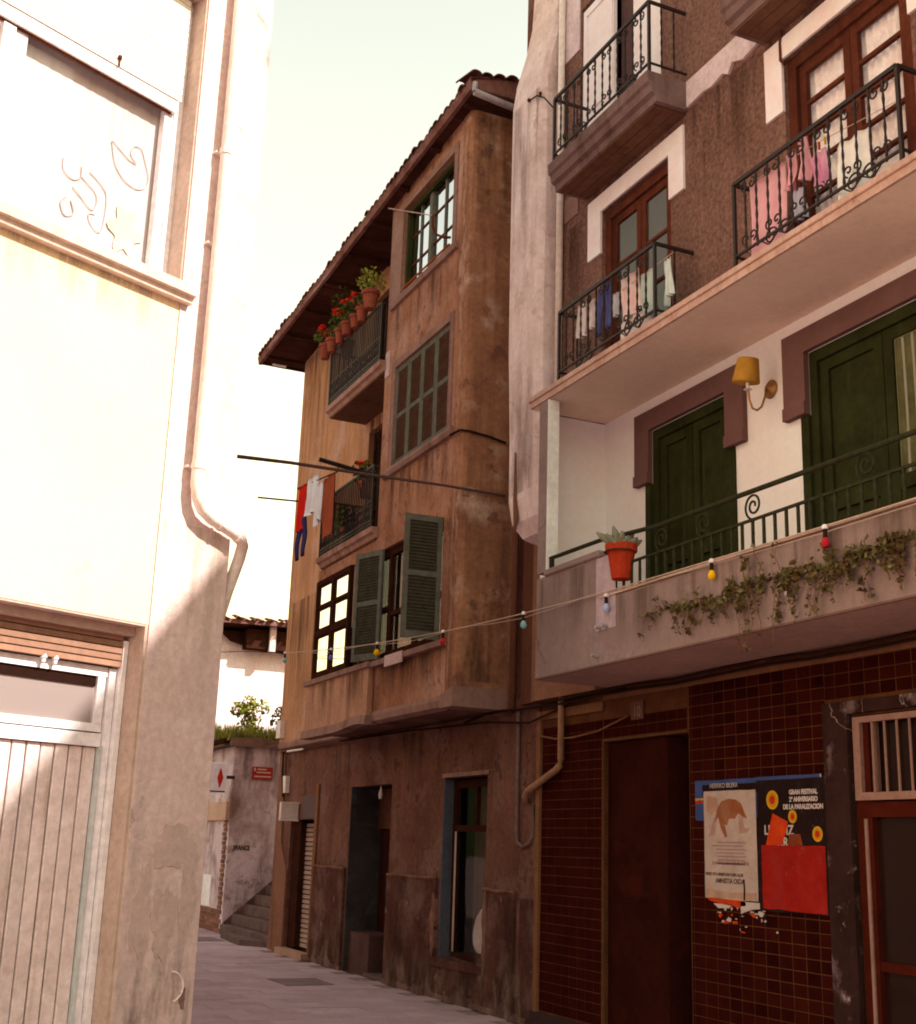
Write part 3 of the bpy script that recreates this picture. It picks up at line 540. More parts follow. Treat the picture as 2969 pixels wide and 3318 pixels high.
bars(OH, MATS['pale_patch'], [(14.44, 14.585, 7.5, 7.85)], 5.44, 5.452, 'pale_patch')
# third floor window
bars(OH, MAUVE, [(14.16, 14.56, 8.5, 9.738), (12.44, 12.54, 8.5, 9.738), (12.44, 14.56, 9.74, 9.84)], 5.435, 5.452, 'casing'); MB().prism([(5.5, 8.38), (5.41, 8.40), (5.40, 8.48), (5.5, 8.5)], 'y', 12.36, 14.45).build('sill', MAUVE, OH)
W4 = B('sash_window', GREENF, OH, 5.52, 5.57, 12.54, 14.16, 9.66, 9.74)
bars(W4, GREENF, [(14.06, 14.16, 8.5, 9.66), (12.54, 12.60, 8.5, 9.66), (13.30, 13.40, 8.5, 9.66), (12.6, 14.06, 8.5, 8.56)], 5.49, 5.57)
bars(W4, GREENF, [(13.70, 13.735, 8.56, 9.66), (12.93, 12.965, 8.56, 9.66)], 5.51, 5.545, 'mullion')
bars(W4, REDWOOD, [(13.735, 14.06, z, z+.022) for z in (8.86, 9.26)]+[(13.4, 13.7, z, z+.022) for z in (8.86, 9.26)]+[(12.965, 13.3, z, z+.022) for z in (8.86, 9.26)]+[(12.6, 12.93, z, z+.022) for z in (8.86, 9.26)], 5.515, 5.54, 'glazing_bar')
for a in ((12.6, 12.93), (12.965, 13.3), (13.4, 13.7), (13.735, 14.06)): B('pane', GLREFL, W4, 5.528, 5.532, *a, 8.56, 9.66)
bars(W4, GREEND, [(14.0, 14.06, 8.5, 9.66)], 5.46, 5.52, 'open_leaf'); bars(W4, GREEND, [(12.6, 14.06, 9.60, 9.66)], 5.46, 5.515, 'head')
MB().tube([(5.44, 12.62, 8.55), (5.42, 14.05, 8.55)], .014, 6).build('guard_bar', mat('rust_red_bar', (.36, .08, .03)), OH)
MB().tube([(5.44, 12.58, 8.62), (5.36, 12.62, 8.62), (5.3, 12.7, 8.68), (5.27, 12.75, 8.8), (5.27, 12.76, 8.95)], .016, 6).build('line_bracket', REDWOOD, OH)
cl0 = tag(MB().tube([(5.27, 12.76, 8.95), (4.75, 12.9, 8.98)], .007, 5).build('drying_rod', mat('pale_rod', (.6, .48, .42)), None), 'thin pale drying rod sticking out of the top floor window', 'rod')
# balconies of the old house
def balcony(z, name):
    b = MB().prism([(6.0, z-.14), (5.42, z-.14), (5.40, z-.09), (5.36, z-.07), (5.355, z), (6.0, z)], 'y', 14.57, 16.76).build(name, mat('balcony_slab_stone', (.36, .22, .17), (.27, .155, .115), scale=4, streak=(.2, .1, .07), bump=.4), OH)
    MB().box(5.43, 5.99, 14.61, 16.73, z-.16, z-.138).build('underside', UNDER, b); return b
B3 = balcony(5.50, 'balcony'); B4 = balcony(7.75, 'balcony')
def railing(parent, X, y0, y1, z0, z1, Xw, style, m, dy=.13):
    rl = MB().box(X-.012, X+.012, y0, y1, z1-.018, z1+.012)
    for y in (y0, y1): rl.box(X, Xw, y-.01, y+.01, z1-.018, z1+.01); rl.box(X-.012, X+.012, y-.012, y+.012, z0, z1)
    zl = z0+.10
    rl.box(X-.009, X+.009, y0, y1, zl-.008, zl+.008)
    for y in (y0, y1): rl.box(X, Xw, y-.008, y+.008, zl-.008, zl+.008)
    r = rl.build('railing', m, parent); n = int((y1-y0)/dy); bar = None
    L = [(X, y0+(y1-y0)*k/n) for k in range(1, n)]
    k2 = max(2, int((Xw-X)/dy)); L += [(X+(Xw-X)*k/k2, y) for y in (y0, y1) for k in range(1, k2)]
    for x, y in L:
        if bar is None:
            bm_ = MB()
            if style == 'scroll':
                rs = []
                for i in range(13):
                    t = i/12; q = .0075 if i in (0, 12) else (.0115 if i % 2 else .0065); rs.append(q)
                bm_.tube([(0, 0, zl-.02+(z1-zl)*i/12) for i in range(13)], rs, 5)
            else: bm_.tube([(0, 0, z0), (0, 0, z1)], .0105, 5)
            bar = bm_.build('baluster', m, r); bar.location = (x, y, 0)
        else: copy(bar, (x, y, 0), r)
    return r
def scrolls(r, X, y0, y1, z0, z1, m, dy=.26, deco=True):
    n = max(2, int((y1-y0)/dy)); S_ = {}
    def sc(key, pts, rad): S_[key] = MB().tube(pts, rad, 5).build('scroll', m, r); return S_[key]
    for k in range(n):
        y = y0+(y1-y0)*(k+.5)/n
        for key, zc, r0, a, sg in (('t1', z1-.085, .045, R(80), 1), ('b1', z0+.19, .045, R(-80), -1)):
            for s_ in (-1, 1):
                kk = key+str(s_)
                if kk not in S_:
                    pts = [(0, s_*p[1], p[2]) for p in spiral((.04, 0), r0, 1.15, a if key == 't1' else -a*-1, n=16, sgn=-sg)]
                    o = sc(kk, pts, .007); o.location = (X, y, zc)
                else: copy(S_[kk], (X, y, zc), r)
    if deco:
        for yc in (y0+(y1-y0)*.2, y0+(y1-y0)*.72):
            for s_ in (-1, 1):
                MB().tube([(X, yc+s_*(p[1]-yc)+s_*.0, p[2]) for p in spiral((yc+.075, z0+.085), .07, 1.3, R(170), n=20, sgn=-1)], .0075, 5).build('scroll', m, r)
            MB().tube([(X, yc-.2, z0+.11), (X, yc-.1, z0+.03), (X, yc, z0+.09), (X, yc+.1, z0+.03), (X, yc+.2, z0+.11)], .007, 5).build('scroll', m, r)
for z, zt in ((5.5, 6.33), (7.75, 8.60)):
    r = railing(B3 if z < 6 else B4, 5.385, 14.66, 16.70, z, zt, 5.98, 'plain', IRON, dy=.066)
    mb = MB()
    for k in range(22):
        y = 14.7+k*.0925
        mb.tube([(5.385, p[1], p[2]) for p in spiral((y, z+.17), .042, 1.2, R(90), n=9)], .0115, 4); mb.tube([(5.385, p[1], p[2]) for p in spiral((y, z+.28), .042, 1.2, R(-90), n=9)], .0115, 4)
    mb.box(5.378, 5.392, 14.66, 16.7, z+.355, z+.37).box(5.378, 5.392, 14.66, 16.7, z+.05, z+.065); mb.build('scroll_panel', IRON, r, kind='stuff')
# eave and roof
EZ = lambda y: 10.10-.40*(y-11.75)/8.6
EX = 5.25
sb = None
for k in range(30):
    y = 11.78+k*.285
    o = MB().hexa([(EX+.05, y, EZ(y)), (9, y, EZ(y)), (9, y+.277, EZ(y+.277)), (EX+.05, y+.277, EZ(y+.277)), (EX+.05, y, EZ(y)+.025), (9, y, EZ(y)+.025), (9, y+.277, EZ(y+.277)+.025), (EX+.05, y+.277, EZ(y+.277)+.025)]).build('soffit_board', SOFFIT, OH)
MB().hexa([(EX+.06, 11.76, EZ(11.75)+.027), (9, 11.76, EZ(11.75)+.027), (9, 20.36, EZ(20.35)+.027), (EX+.06, 20.36, EZ(20.35)+.027), (EX+.02, 11.74, EZ(11.75)+.10), (9.5, 11.74, 11.4), (9.5, 20.36, 11.0), (EX+.02, 20.36, EZ(20.35)+.10)]).build('roof', DARKWOOD, OH)
for k in range(9): 
    y = 12.0+k*1.0
    MB().hexa([(EX+.08, y, EZ(y)-.05), (5.97, y, EZ(y)-.05), (5.97, y+.07, EZ(y)-.05), (EX+.08, y+.07, EZ(y)-.05), (EX+.06, y, EZ(y)+.0), (5.97, y, EZ(y)), (5.97, y+.07, EZ(y)), (EX+.06, y+.07, EZ(y))]).build('rafter_tail', SOFFIT, OH)
ya, yb = 11.70, 20.40
MB().hexa([(EX+.0, ya, EZ(ya)-.03), (EX+.05, ya, EZ(ya)-.03), (EX+.05, yb, EZ(yb)-.03), (EX, yb, EZ(yb)-.03), (EX-.02, ya, EZ(ya)+.09), (EX+.05, ya, EZ(ya)+.09), (EX+.05, yb, EZ(yb)+.09), (EX-.02, yb, EZ(yb)+.09)]).build('fascia', FASCIA, OH)
MB().hexa([(EX+.05, ya, EZ(ya)-.02), (6.6, ya, EZ(ya)-.02), (6.6, ya+.05, EZ(ya)-.02), (EX+.05, ya+.05, EZ(ya)-.02), (EX+.05, ya-.02, EZ(ya)+.14), (6.6, ya-.02, EZ(ya)+.3), (6.6, ya+.05, EZ(ya)+.3), (EX+.05, ya+.05, EZ(ya)+.14)]).build('fascia', FASCIA, OH)
MB().hexa([(EX+.05, yb-.05, EZ(yb)-.02), (6.6, yb-.05, EZ(yb)-.02), (6.6, yb, EZ(yb)-.02), (EX+.05, yb, EZ(yb)-.02), (EX+.05, yb-.05, EZ(yb)+.14), (6.6, yb-.05, EZ(yb)+.3), (6.6, yb, EZ(yb)+.3), (EX+.05, yb, EZ(yb)+.14)]).build('fascia', DARKWOOD, OH)
def tile_mesh(axis):
    mb = MB(); n = 6; pr = []
    for k in range(n+1): a = math.pi*k/n; pr.append((.072*math.cos(a), .05*math.sin(a)))
    pr += [(.056*math.cos(math.pi*k/n), .036*math.sin(math.pi*k/n)) for k in range(n, -1, -1)]
    vs_, m_ = [], len(pr)
    for d, lift in ((0, 0), (.45, .115)):
        for q in pr: vs_.append((d, q[0], q[1]+lift) if axis == 'x' else (q[0], d, q[1]+lift))
    return mb.add(vs_, [tuple(range(m_-1, -1, -1)), tuple(range(m_, 2*m_))]+[(i, (i+1) % m_, m_+(i+1) % m_, m_+i) for i in range(m_)])
tl = None; rg = random.Random(2)
for k in range(56):
    y = 11.74+k*.156; loc = (EX-.04+rg.uniform(-.025, .025), y, EZ(y)+.066+rg.uniform(-.010, .008))
    if tl is None: tl = tile_mesh('x').build('roof_tile', RTILE, OH, smooth=False); tl.location = loc
    else: copy(tl, loc, OH)
tl = None
for k in range(8):
    loc = (EX+.02+k*.156, 11.62+rg.uniform(-.02, .02), EZ(11.7)+.11+k*.022)
    if tl is None: tl = tile_mesh('y').build('roof_tile', RTILE, OH); tl.location = loc
    else: copy(tl, loc, OH)
MB().tube([(EX+.03, 11.66, EZ(11.7)+.02), (EX+.02, 11.66, EZ(11.7)-.1)], .035, 8).build('gutter_outlet', ZINC, OH); MB().tube([(EX+.02, 11.66, EZ(11.7)-.10), (5.62, 11.68, EZ(11.7)-.13), (6.1, 11.7, EZ(11.7)-.16)], .042, 8).build('gutter', ZINC, OH, smooth=True)
MB().box(5.48, 5.72, 20.28, 20.345, EZ(20.3)-.022, EZ(20.3)-.004).build('light_gap', mat('gap_light_pale', (.75, .75, .72), bump=0), OH)  # pale box stands for light showing through the eave gap
B('light_block_core', DARKWOOD, OH, 6.82, 11.9, 12.05, 19.97, .0, 9.6)  # solid fill added inside to stop sun leaking through the open back
# cables along the house front
MB().tube([(5.97, 12.9, 2.96), (5.98, 12.2, 3.03), (6.0, 11.6, 3.0), (6.02, 10.8, 3.0), (6.0, 9.6, 3.02)], .014, 5).build('wall_cable', CABLE, OH); MB().tube([(5.9, 16.86, 2.99), (5.99, 14.5, 2.98), (6.01, 12.4, 2.93), (5.99, 11.4, 2.85), (6.02, 10.6, 2.98)], .011, 5).build('wall_cable', CABLE, OH)
B('meter_box', PIPEW, OH, 5.9, 5.99, 19.78, 19.98, 3.22, 3.5); MB().tube([(5.96, 19.7, 3.0), (5.97, 19.7, 2.6), (5.98, 19.62, 2.3)], .02, 6).build('conduit', CABLE, OH); B('junction_box', PIPEW, OH, 5.97, 6.04, 19.52, 19.68, 2.36, 2.62); MB().tube([(5.9, 19.3, 2.98), (5.98, 18.75, 2.99)], .016, 6).build('lamp_tube', PIPEW, OH)

# ------------------------------------------------------------------ right balcony house
BH = thing('balcony_house', 'brown pebbledashed house with loggia and oxblood tiled ground floor', 'house', (6.05, 8, 0))
tops = [(8.72, 10.05, 0, 2.58), (4.6, 6.8, 0, 2.56)]
MB().wall('x', 6.05, 4.4, 11.26, 0, 3.06, tops, .3, ).build('ground_wall', GROUT, BH)
PT, PH_ = .147, .0875; cells = []
def fill(y0, y1, z0, z1):
    z = z0
    while z+PH_ <= z1+.01:
        y = y0
        while y < y1-.02:
            cells.append((y+min(PT, y1-y)/2, z+PH_/2, min(PT, y1-y))); y += PT
        z += PH_
fill(10.07, 11.22, .16, 2.86); fill(8.735, 10.07, 2.61, 2.86); fill(7.06, 8.71, .16, 2.95); fill(4.6, 7.06, 2.69, 2.95)
full = [c for c in cells if c[2] > PT-.001]; part_ = [c for c in cells if c[2] <= PT-.001]
full.sort(key=lambda c: c[0]*c[0]+36+(c[1]-1.6)**2+(9 if c[0] < 5.3 else 0)+(60 if c[1] < .5 else 0)); t0 = None
for c in full[:300]:
    loc = (6.049+random.uniform(-.0006, .0006), c[0], c[1])
    if t0 is None: t0 = MB().box(-.0022, .0, -PT/2+.0042, PT/2-.0042, -PH_/2+.0036, PH_/2-.0036).build('wall_tile', TILE, BH, bevel=.0015); t0.location = loc
    else: copy(t0, loc, BH)
mb = MB()
for c in full[300:]+part_: mb.box(6.0468+random.uniform(-.0006, .0006), 6.049, c[0]-c[2]/2+.0042, c[0]+c[2]/2-.0042, c[1]-PH_/2+.0036, c[1]+PH_/2-.0036)
mb.build('wall_tiles', TILE, BH, kind='stuff')
B('edge_strip', TANST, BH, 6.02, 6.06, 11.222, 11.30, .14, 2.95); B('top_strip', TANST, BH, 6.03, 6.06, 10.05, 11.22, 2.865, 2.95); B('top_strip', TANST, BH, 6.034, 6.06, 4.6, 10.05, 2.955, 3.0); B('plinth', mat('dark_plinth', (.05, .03, .028)), BH, 6.0, 6.06, 4.6, 11.33, 0, .145)
DP = B('door_panel', BLACKP, BH, 6.09, 6.13, 9.06, 10.04, .02, 2.57); B('recess', VOID, DP, 6.3, 6.33, 8.7, 9.1, 0, 2.58); B('jamb', BLACKP, DP, 6.06, 6.3, 9.05, 9.06, 0, 2.57)
ETR = mat('dull_edge_trim', (.13, .062, .028)); B('edge_trim', ETR, BH, 6.035, 6.055, 10.045, 10.062, .15, 2.60); B('edge_trim', ETR, BH, 6.035, 6.055, 8.73, 10.044, 2.584, 2.60)
MJ = B('marble_jamb', MARBLE, BH, 6.0, 6.06, 6.80, 7.045, .0, 2.66, bevel=.004); B('marble_lintel', MARBLE, BH, 6.005, 6.06, 4.6, 6.798, 2.575, 2.66)
SD = B('shop_door', SHOPF, BH, 6.06, 6.12, 6.66, 6.798, 0, 2.56); B('transom', SHOPF, SD, 6.055, 6.12, 4.6, 6.66, 1.89, 1.99); B('bead', CREAMM, SD, 6.045, 6.058, 6.695, 6.72, 0, 1.88); B('pane', GLDARK, SD, 6.10, 6.11, 4.6, 6.66, 0, 1.89); B('mid_rail', SHOPF, SD, 6.07, 6.10, 4.6, 6.66, .93, .99); B('stile', SHOPF, SD, 6.06, 6.115, 5.2, 5.34, 0, 1.89)
GRL = B('window_grille', CREAMM, BH, 6.03, 6.06, 6.71, 6.775, 2.0, 2.55)
for a in ((4.7, 6.71, 2.0, 2.05), (4.7, 6.71, 2.51, 2.55), (4.7, 4.76, 2.05, 2.51)): B('frame', CREAMM, GRL, 6.03, 6.06, *a)
B('pane', GLDARK, GRL, 6.115, 6.12, 4.7, 6.66, 2.0, 2.55); B('inner_frame', mat('inner_frame', (.22, .13, .095)), GRL, 6.075, 6.10, 6.6, 6.65, 2.0, 2.55); bb = None
for k in range(17):
    loc = (6.045, 6.6-k*.113, 0)
    if bb is None: bb = MB().tube([(0, 0, 2.03), (0, 0, 2.53)], .009, 6).build('bar', CREAMM, GRL); bb.location = loc
    else: copy(bb, loc, GRL)
B('interior', VOID, SD, 6.6, 6.63, 4.3, 7.0, 0, 2.6)
np_ = B('number_plate', mat('number_plate', (.14, .07, .05)), BH, 6.028, 6.038, 9.37, 9.56, 2.74, 2.90); lettering('lettering', '10', .13, (6.026, 9.53, 2.765), mat('plate_digits', (.27, .17, .13), bump=0), np_)
DR1 = MB().tube([(6.0, 10.76, 3.2), (6.0, 10.76, 2.46), (5.995, 10.78, 2.40), (5.99, 10.84, 2.36), (5.985, 11.40, 2.18), (5.99, 11.47, 2.13), (6.02, 11.48, 2.06)], .034, 10).build('waste_pipe', mat('tan_pipe', (.30, .17, .10), (.24, .13, .08), scale=7, rough=.5), BH, smooth=True)
MB().tube([(6.02, 11.7, 3.0), (6.02, 11.7, 1.8), (6.02, 11.66, 1.68), (6.02, 11.55, 1.64), (6.03, 11.42, 1.68), (6.035, 11.36, 1.78), (6.035, 11.36, 2.05)], .020, 8).build('conduit', mat('dull_conduit', (.17, .115, .10), (.12, .075, .062), scale=9), BH, smooth=True)
B('party_strip', DIRTY, BH, 6.045, 6.4, 11.30, 11.72, 0, 3.06); B('lower_strip', DADO, BH, 6.03, 6.046, 11.31, 11.62, 0, 1.15)
B('recess_wall', DIRTY, BH, 6.12, 6.5, 9.9, 12.02, 3.04, 12); B('recess_post', mat('recess_brown', (.12, .05, .03), scale=3, streak=(.07, .03, .02)), BH, 6.0, 6.12, 11.35, 11.62, 3.05, 5.6); MB().tube([(6.02, 11.85, 3.0), (6.02, 11.85, 6.5)], .04, 8).build('soil_pipe', mat('brown_pipe', (.16, .07, .04), rough=.6), BH, smooth=True)
B('recess_return', mat('recess_tan', (.24, .12, .07), scale=3, streak=(.15, .07, .04)), BH, 5.95, 6.12, 10.05, 11.3, 3.05, 5.6)
MB().tube([(6.02, 11.3, 2.72), (6.01, 10.9, 2.66), (6.0, 10.55, 2.65), (6.01, 10.1, 2.68), (6.02, 9.6, 2.78)], .009, 5).build('wall_cable', TANST, BH)
for dz, dx in ((3.03, 0), (2.99, .012)): MB().tube([(5.96+dx, 11.2-.6*k, dz-.012*math.sin(k*1.9)) for k in range(12)], .012, 5).build('wall_cable', CABLE, BH)
# first-floor balcony
BF = MB().box(5.30, 6.3, 4.4, 9.84, 3.052, 3.16).build('balcony_floor', PARAPET, BH); MB().add([(5.225, 4.4, 3.05), (6.06, 4.4, 3.05), (6.06, 9.84, 3.05), (5.225, 9.84, 3.05)], [(0, 1, 2, 3)]).build('underside', mat('parapet_underside', (.40, .265, .21), (.34, .22, .17), scale=1.5, bump=.15), BF)
PAR = MB().prism([(5.22, 3.053), (5.34, 3.053), (5.34, 3.60), (5.235, 3.60), (5.22, 3.59)], 'y', 4.4, 8.755).build('parapet', PARAPET, BH); B('parapet_end', PARAPET, BH, 5.22, 5.36, 8.76, 9.84, 3.053, 3.955); B('parapet_cap', PARAPET, BH, 5.195, 5.38, 8.74, 9.68, 3.95, 4.01, bevel=.012); B('cap_edge', mat('cap_edge', (.55, .40, .32)), BH, 5.205, 5.35, 4.4, 8.73, 3.601, 3.618)
B('drip_line', mat('drip', (.16, .09, .075)), BH, 5.212, 5.222, 4.4, 9.84, 3.052, 3.066); B('light_patch', mat('washed_patch', (.44, .36, .39), (.38, .29, .30), scale=4), BH, 5.2165, 5.221, 8.50, 8.80, 3.34, 3.94)
for (yy, zz) in ((8.62, 3.36), (8.72, 3.36), (8.78, 3.14), (6.35, 3.24)): MB().tube([(5.16, yy, zz), (5.23, yy, zz)], .016, 8).build('drain_spout', ZINC, BH)
B('corner_column', PARAPET, BH, 5.222, 5.34, 9.69, 9.84, 4.0, 5.62); B('column_side', mat('sunlit_white_paint', (.86, .80, .70), bump=.05), BH, 5.226, 5.335, 9.672, 9.689, 4.012, 5.62); B('end_wall', WHITEW, BH, 5.42, 6.3, 10.04, 10.12, 3.16, 5.62); B('end_wall', WHITEW, BH, 5.36, 5.42, 9.845, 10.045, 3.16, 5.62)  # column side: white made brighter to carry the sunlight on that face
lops = [(8.08, 9.24, 3.17, 5.32), (5.6, 7.10, 3.17, 5.32)]
MB().wall('x', 6.05, 4.4, 10.1, 3.16, 5.63, lops, .14).build('loggia_wall', WHITEW, BH)
def surround(y0, y1, i0, i1):
    s_ = MB().prism([(y0, 5.51), (y0, 4.83), (i0, 4.83), (i0, 5.322), (i1, 5.322), (i1, 4.83), (y1, 4.83), (y1, 5.51)], 'x', 6.005, 6.052).build('door_surround', SURR, BH)
    for a, b in ((y0, i0), (i1, y1)): B('block', SURR, s_, 5.99, 6.005, a, b, 4.83, 4.93)
surround(7.84, 9.46, 8.09, 9.23); surround(5.35, 7.34, 5.6, 7.09)
def green_door(y0, y1, glazed):
    d = B('green_door', GREEND, BH, 6.06, 6.14, y0, y0+.08, 3.17, 5.32); B('frame', GREEND, d, 6.06, 6.14, y1-.08, y1, 3.17, 5.32); B('frame', GREEND, d, 6.06, 6.14, y0+.08, y1-.08, 5.23, 5.32); ym = (y0+y1)/2
    for a, b, gl in ((y0+.08, ym-.005, glazed), (ym+.005, y1-.08, False)):
        lf = B('door_leaf', GREEND, d, 6.115, 6.135, a, b, 3.18, 5.23)
        for q in ((a, a+.09, 3.18, 5.23), (b-.09, b, 3.18, 5.23), (a+.09, b-.09, 5.14, 5.23), (a+.09, b-.09, 4.05, 4.15), (a+.09, b-.09, 3.18, 3.3)): B('rail', GREEND, lf, 6.09, 6.115, *q)
        if gl: B('pane', glass('curtained_glass', .14, dark=(.20, .19, .12)), lf, 6.108, 6.112, a+.09, b-.09, 4.15, 5.14); drape(a+.1, b-.1, 6.106, 4.16, 5.13, .003, 5, 'curtain', mat('olive_curtain', (.10, .10, .045), (.06, .062, .026), scale=5), lf, axis='y')
    return d
green_door(8.09, 9.23, False); green_door(5.62, 7.09, True)
for y in (9.24, 7.10): B('door_post', GREEND, BH, 6.03, 6.06, y-.01, y+.075, 3.17, 4.825); 
B('door_post', GREEND, BH, 6.03, 6.06, 8.0, 8.085, 3.17, 4.825)
# upper slab
US = MB().box(5.222, 6.3, 4.4, 10.04, 5.632, 5.73).build('ceiling_slab', SLABE, BH); MB().add([(5.24, 4.4, 5.628), (6.3, 4.4, 5.628), (6.3, 10.04, 5.628), (5.24, 10.04, 5.628)], [(0, 1, 2, 3)]).build('ceiling', CEIL, US); MB().box(5.205, 5.235, 4.4, 10.05, 5.69, 5.74).build('slab_lip', SLABE, US, bevel=.006)
# green railing on the parapet
RG = MB().tube([(5.26, 9.66, 4.12), (5.26, 8.8, 4.11), (5.26, 8.0, 4.05), (5.26, 4.4, 4.02)], .019, 8).build('railing', IRONG, BH); B('lower_rail', IRONG, RG, 5.25, 5.27, 4.4, 8.73, 3.828, 3.846); B('bottom_rail', IRONG, RG, 5.252, 5.268, 4.4, 8.73, 3.625, 3.64); B('post', IRONG, RG, 5.245, 5.275, 9.62, 9.66, 4.01, 4.12); bb = None
y = 8.68
while y > 4.5:
    if bb is None: bb = MB().box(-.007, .007, -.011, .011, 3.62, 3.84).build('baluster', IRONG, RG); bb.location = (5.26, y, 0)
    else: copy(bb, (5.26, y, 0), RG)
    y -= .118
for yc in (6.78, 5.68, 7.36, 7.9, 4.9):
    MB().tube([(5.26, p[1], p[2]) for p in spiral((yc, 3.935), .094, 1.75, R(-70), n=34, sgn=1)], .0085, 6).build('scroll', IRONG, RG)
# second-floor wall and openings
sops = [(8.27, 9.42, 5.74, 7.5), (5.45, 6.74, 5.74, 7.51), (8.4, 9.84, 8.07, 10.0)]
MB().wall('x', 5.63, 4.4, 10.33, 5.72, 11.8, sops, .12).build('upper_wall', PEBBLE, BH); MB().box(5.64, 10, 10.30, 10.34, 5.72, 11.8).build('end_wall', PEBBLE, BH)
MB().box(5.4, 11, 4.2, 11.2, 11.8, 11.95).build('eave', DARKWOOD, BH); MB().add([(5.63, 4.4, 0), (11, 4.4, 0), (11, 4.4, 11.8), (5.63, 4.4, 11.8)], [(0, 1, 2, 3)]).build('side_wall', PEBBLE, BH)
def trim(y0, y1, i0, i1, z=7.5): MB().prism([(y0, z+.18), (y0, 7.07), (i0, 7.07), (i0, z), (i1, z), (i1, 7.07), (y1, 7.07), (y1, z+.18)], 'x', 5.608, 5.632).build('window_trim', TRIMW, BH)
trim(8.05, 9.65, 8.272, 9.418); trim(5.2, 6.94, 5.452, 6.738, 7.512)
def french(y0, y1, z0, z1, curt, npan, cm):
    d = B('french_window', REDWOOD, BH, 5.67, 5.75, y0, y0+.09, z0, z1); ym = (y0+y1)/2
    for a in ((y1-.09, y1, z0, z1), (y0+.09, y1-.09, z1-.10, z1)): B('frame', REDWOOD, d, 5.67, 5.75, *a)
    for a, b in ((y0+.095, ym-.004), (ym+.004, y1-.095)):
        lf = B('casement', REDWOOD, d, 5.70, 5.74, a, a+.07, z0+.02, z1-.10); zs = z0+.3
        for q in ((b-.07, b, z0+.02, z1-.1), (a+.07, b-.07, z1-.18, z1-.1), (a+.07, b-.07, z0+.02, zs)): B('rail', REDWOOD, lf, 5.70, 5.74, *q)
        h = (z1-.18-zs)/npan
        for k in range(npan):
            B('pane', GLCLEAR if curt else glass('hazy_glass', .06, dark=(.075, .05, .04)), lf, 5.716, 5.72, a+.07, b-.07, zs+k*h+.015, zs+(k+1)*h-.015)
            if k: B('glazing_bar', REDWOOD, lf, 5.702, 5.735, a+.07, b-.07, zs+k*h-.015, zs+k*h+.015)
        if curt: drape(a+.02, b-.02, 5.765, z0+.05, z1-.1, .012, 7, 'curtain', cm, lf, axis='y', ph=a)
    B('interior', VOID, d, 5.9, 5.92, y0, y1, z0, z1); MB().tube([(5.685, ym, z0+.75), (5.66, ym, z0+.75), (5.66, ym-.03, z0+.74)], .009, 6).build('handle', BRASS, d); return d
french(8.27, 9.42, 5.74, 7.5, False, 3, None); french(5.45, 6.74, 5.74, 7.51, True, 5, mat('lace_curtain', (.80, .70, .68), (.70, .60, .57), scale=4, streak=(.66, .53, .48), sscale=(7, 7, .3), bump=.05))
d = B('upper_shutter_door', TRIMW, BH, 5.66, 5.70, 9.26, 9.83, 8.08, 9.98); 
for a in ((9.27, 9.33, 8.1, 9.96), (9.76, 9.82, 8.1, 9.96), (9.33, 9.76, 8.75, 8.82), (9.33, 9.76, 8.1, 8.18), (9.33, 9.76, 9.88, 9.96)): B('stile', TRIMW, d, 5.645, 5.66, *a)
B('shutter_leaf', TRIMW, d, 5.66, 5.70, 8.41, 8.90, 8.08, 9.98); B('interior', VOID, d, 5.9, 5.93, 8.4, 9.84, 8.07, 10); B('shaded_gap', mat('shaded_gap_plum', (.10, .06, .055)), d, 5.75, 5.78, 8.9, 9.26, 8.08, 9.98)  # dark plum panel paints the shade in the gap between the white leaves
mb = MB(); bp = [(8.02, 7.80), (8.02, 8.05), (7.0, 8.06), (6.98, 7.84), (7.2, 7.80), (7.34, 7.86), (7.4, 7.78), (7.47, 7.83), (7.62, 7.80), (7.75, 7.82)]; mb.prism(bp, 'x', 5.604, 5.633); mb.build('floor_band', BANDW, BH)
MB().prism([(8.95, 7.79), (8.0, 7.79), (8.0, 7.82), (8.95, 7.82)], 'x', 5.61, 5.632).build('floor_band', BANDW, BH); B('light_render', BANDW, BH, 5.618, 5.632, 9.86, 10.3, 9.55, 11.5); B('light_render', MAUVE, BH, 5.618, 5.632, 9.86, 10.3, 7.7, 7.95)
MB().tube([(5.58, 10.16, 11.7), (5.58, 10.16, 5.74)], .036, 10).build('downpipe', PIPEW, BH, smooth=True)
MB().tube([(5.60, 6.72, 7.75), (5.605, 6.74, 7.65), (5.6, 6.735, 7.5), (5.61, 6.70, 7.45)], .012, 6).build('wall_cable', REDWOOD, BH)
def upper_balcony(y0, y1, rail=True):
    b = MB().prism([(5.63, 7.78), (5.30, 7.78), (5.29, 7.84), (5.25, 7.86), (5.24, 7.93), (5.215, 7.95), (5.21, 8.05), (5.63, 8.05)], 'y', y0, y1).build('balcony', mat('balcony_concrete', (.185, .125, .115), (.14, .09, .08), scale=3, streak=(.09, .05, .04), bump=.35), BH)
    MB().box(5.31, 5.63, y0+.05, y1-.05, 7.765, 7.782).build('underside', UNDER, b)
    for k in range(1, 3): MB().box(5.31, 5.625, y0+.06, y1-.06, 7.757, 7.764).v
    for x in (5.41, 5.52): B('groove', mat('groove', (.10, .045, .025)), b, x, x+.008, y0+.06, y1-.06, 7.762, 7.766)
    if rail: r = railing(b, 5.25, y0+.03, y1-.05, 8.05, 8.76, 5.63, 'scroll', IRON, .125); scrolls(r, 5.25, y0+.05, y1-.07, 8.05, 8.76, IRON)
    return b
upper_balcony(7.98, 9.74); upper_balcony(4.9, 6.96, False)
for y0, y1 in ((7.95, 9.54), (5.22, 6.89)):
    r = railing(BH, 5.25, y0, y1, 5.74, 6.43, 5.63, 'scroll', IRON, .128); scrolls(r, 5.25, y0+.03, y1-.03, 5.74, 6.43, IRON)
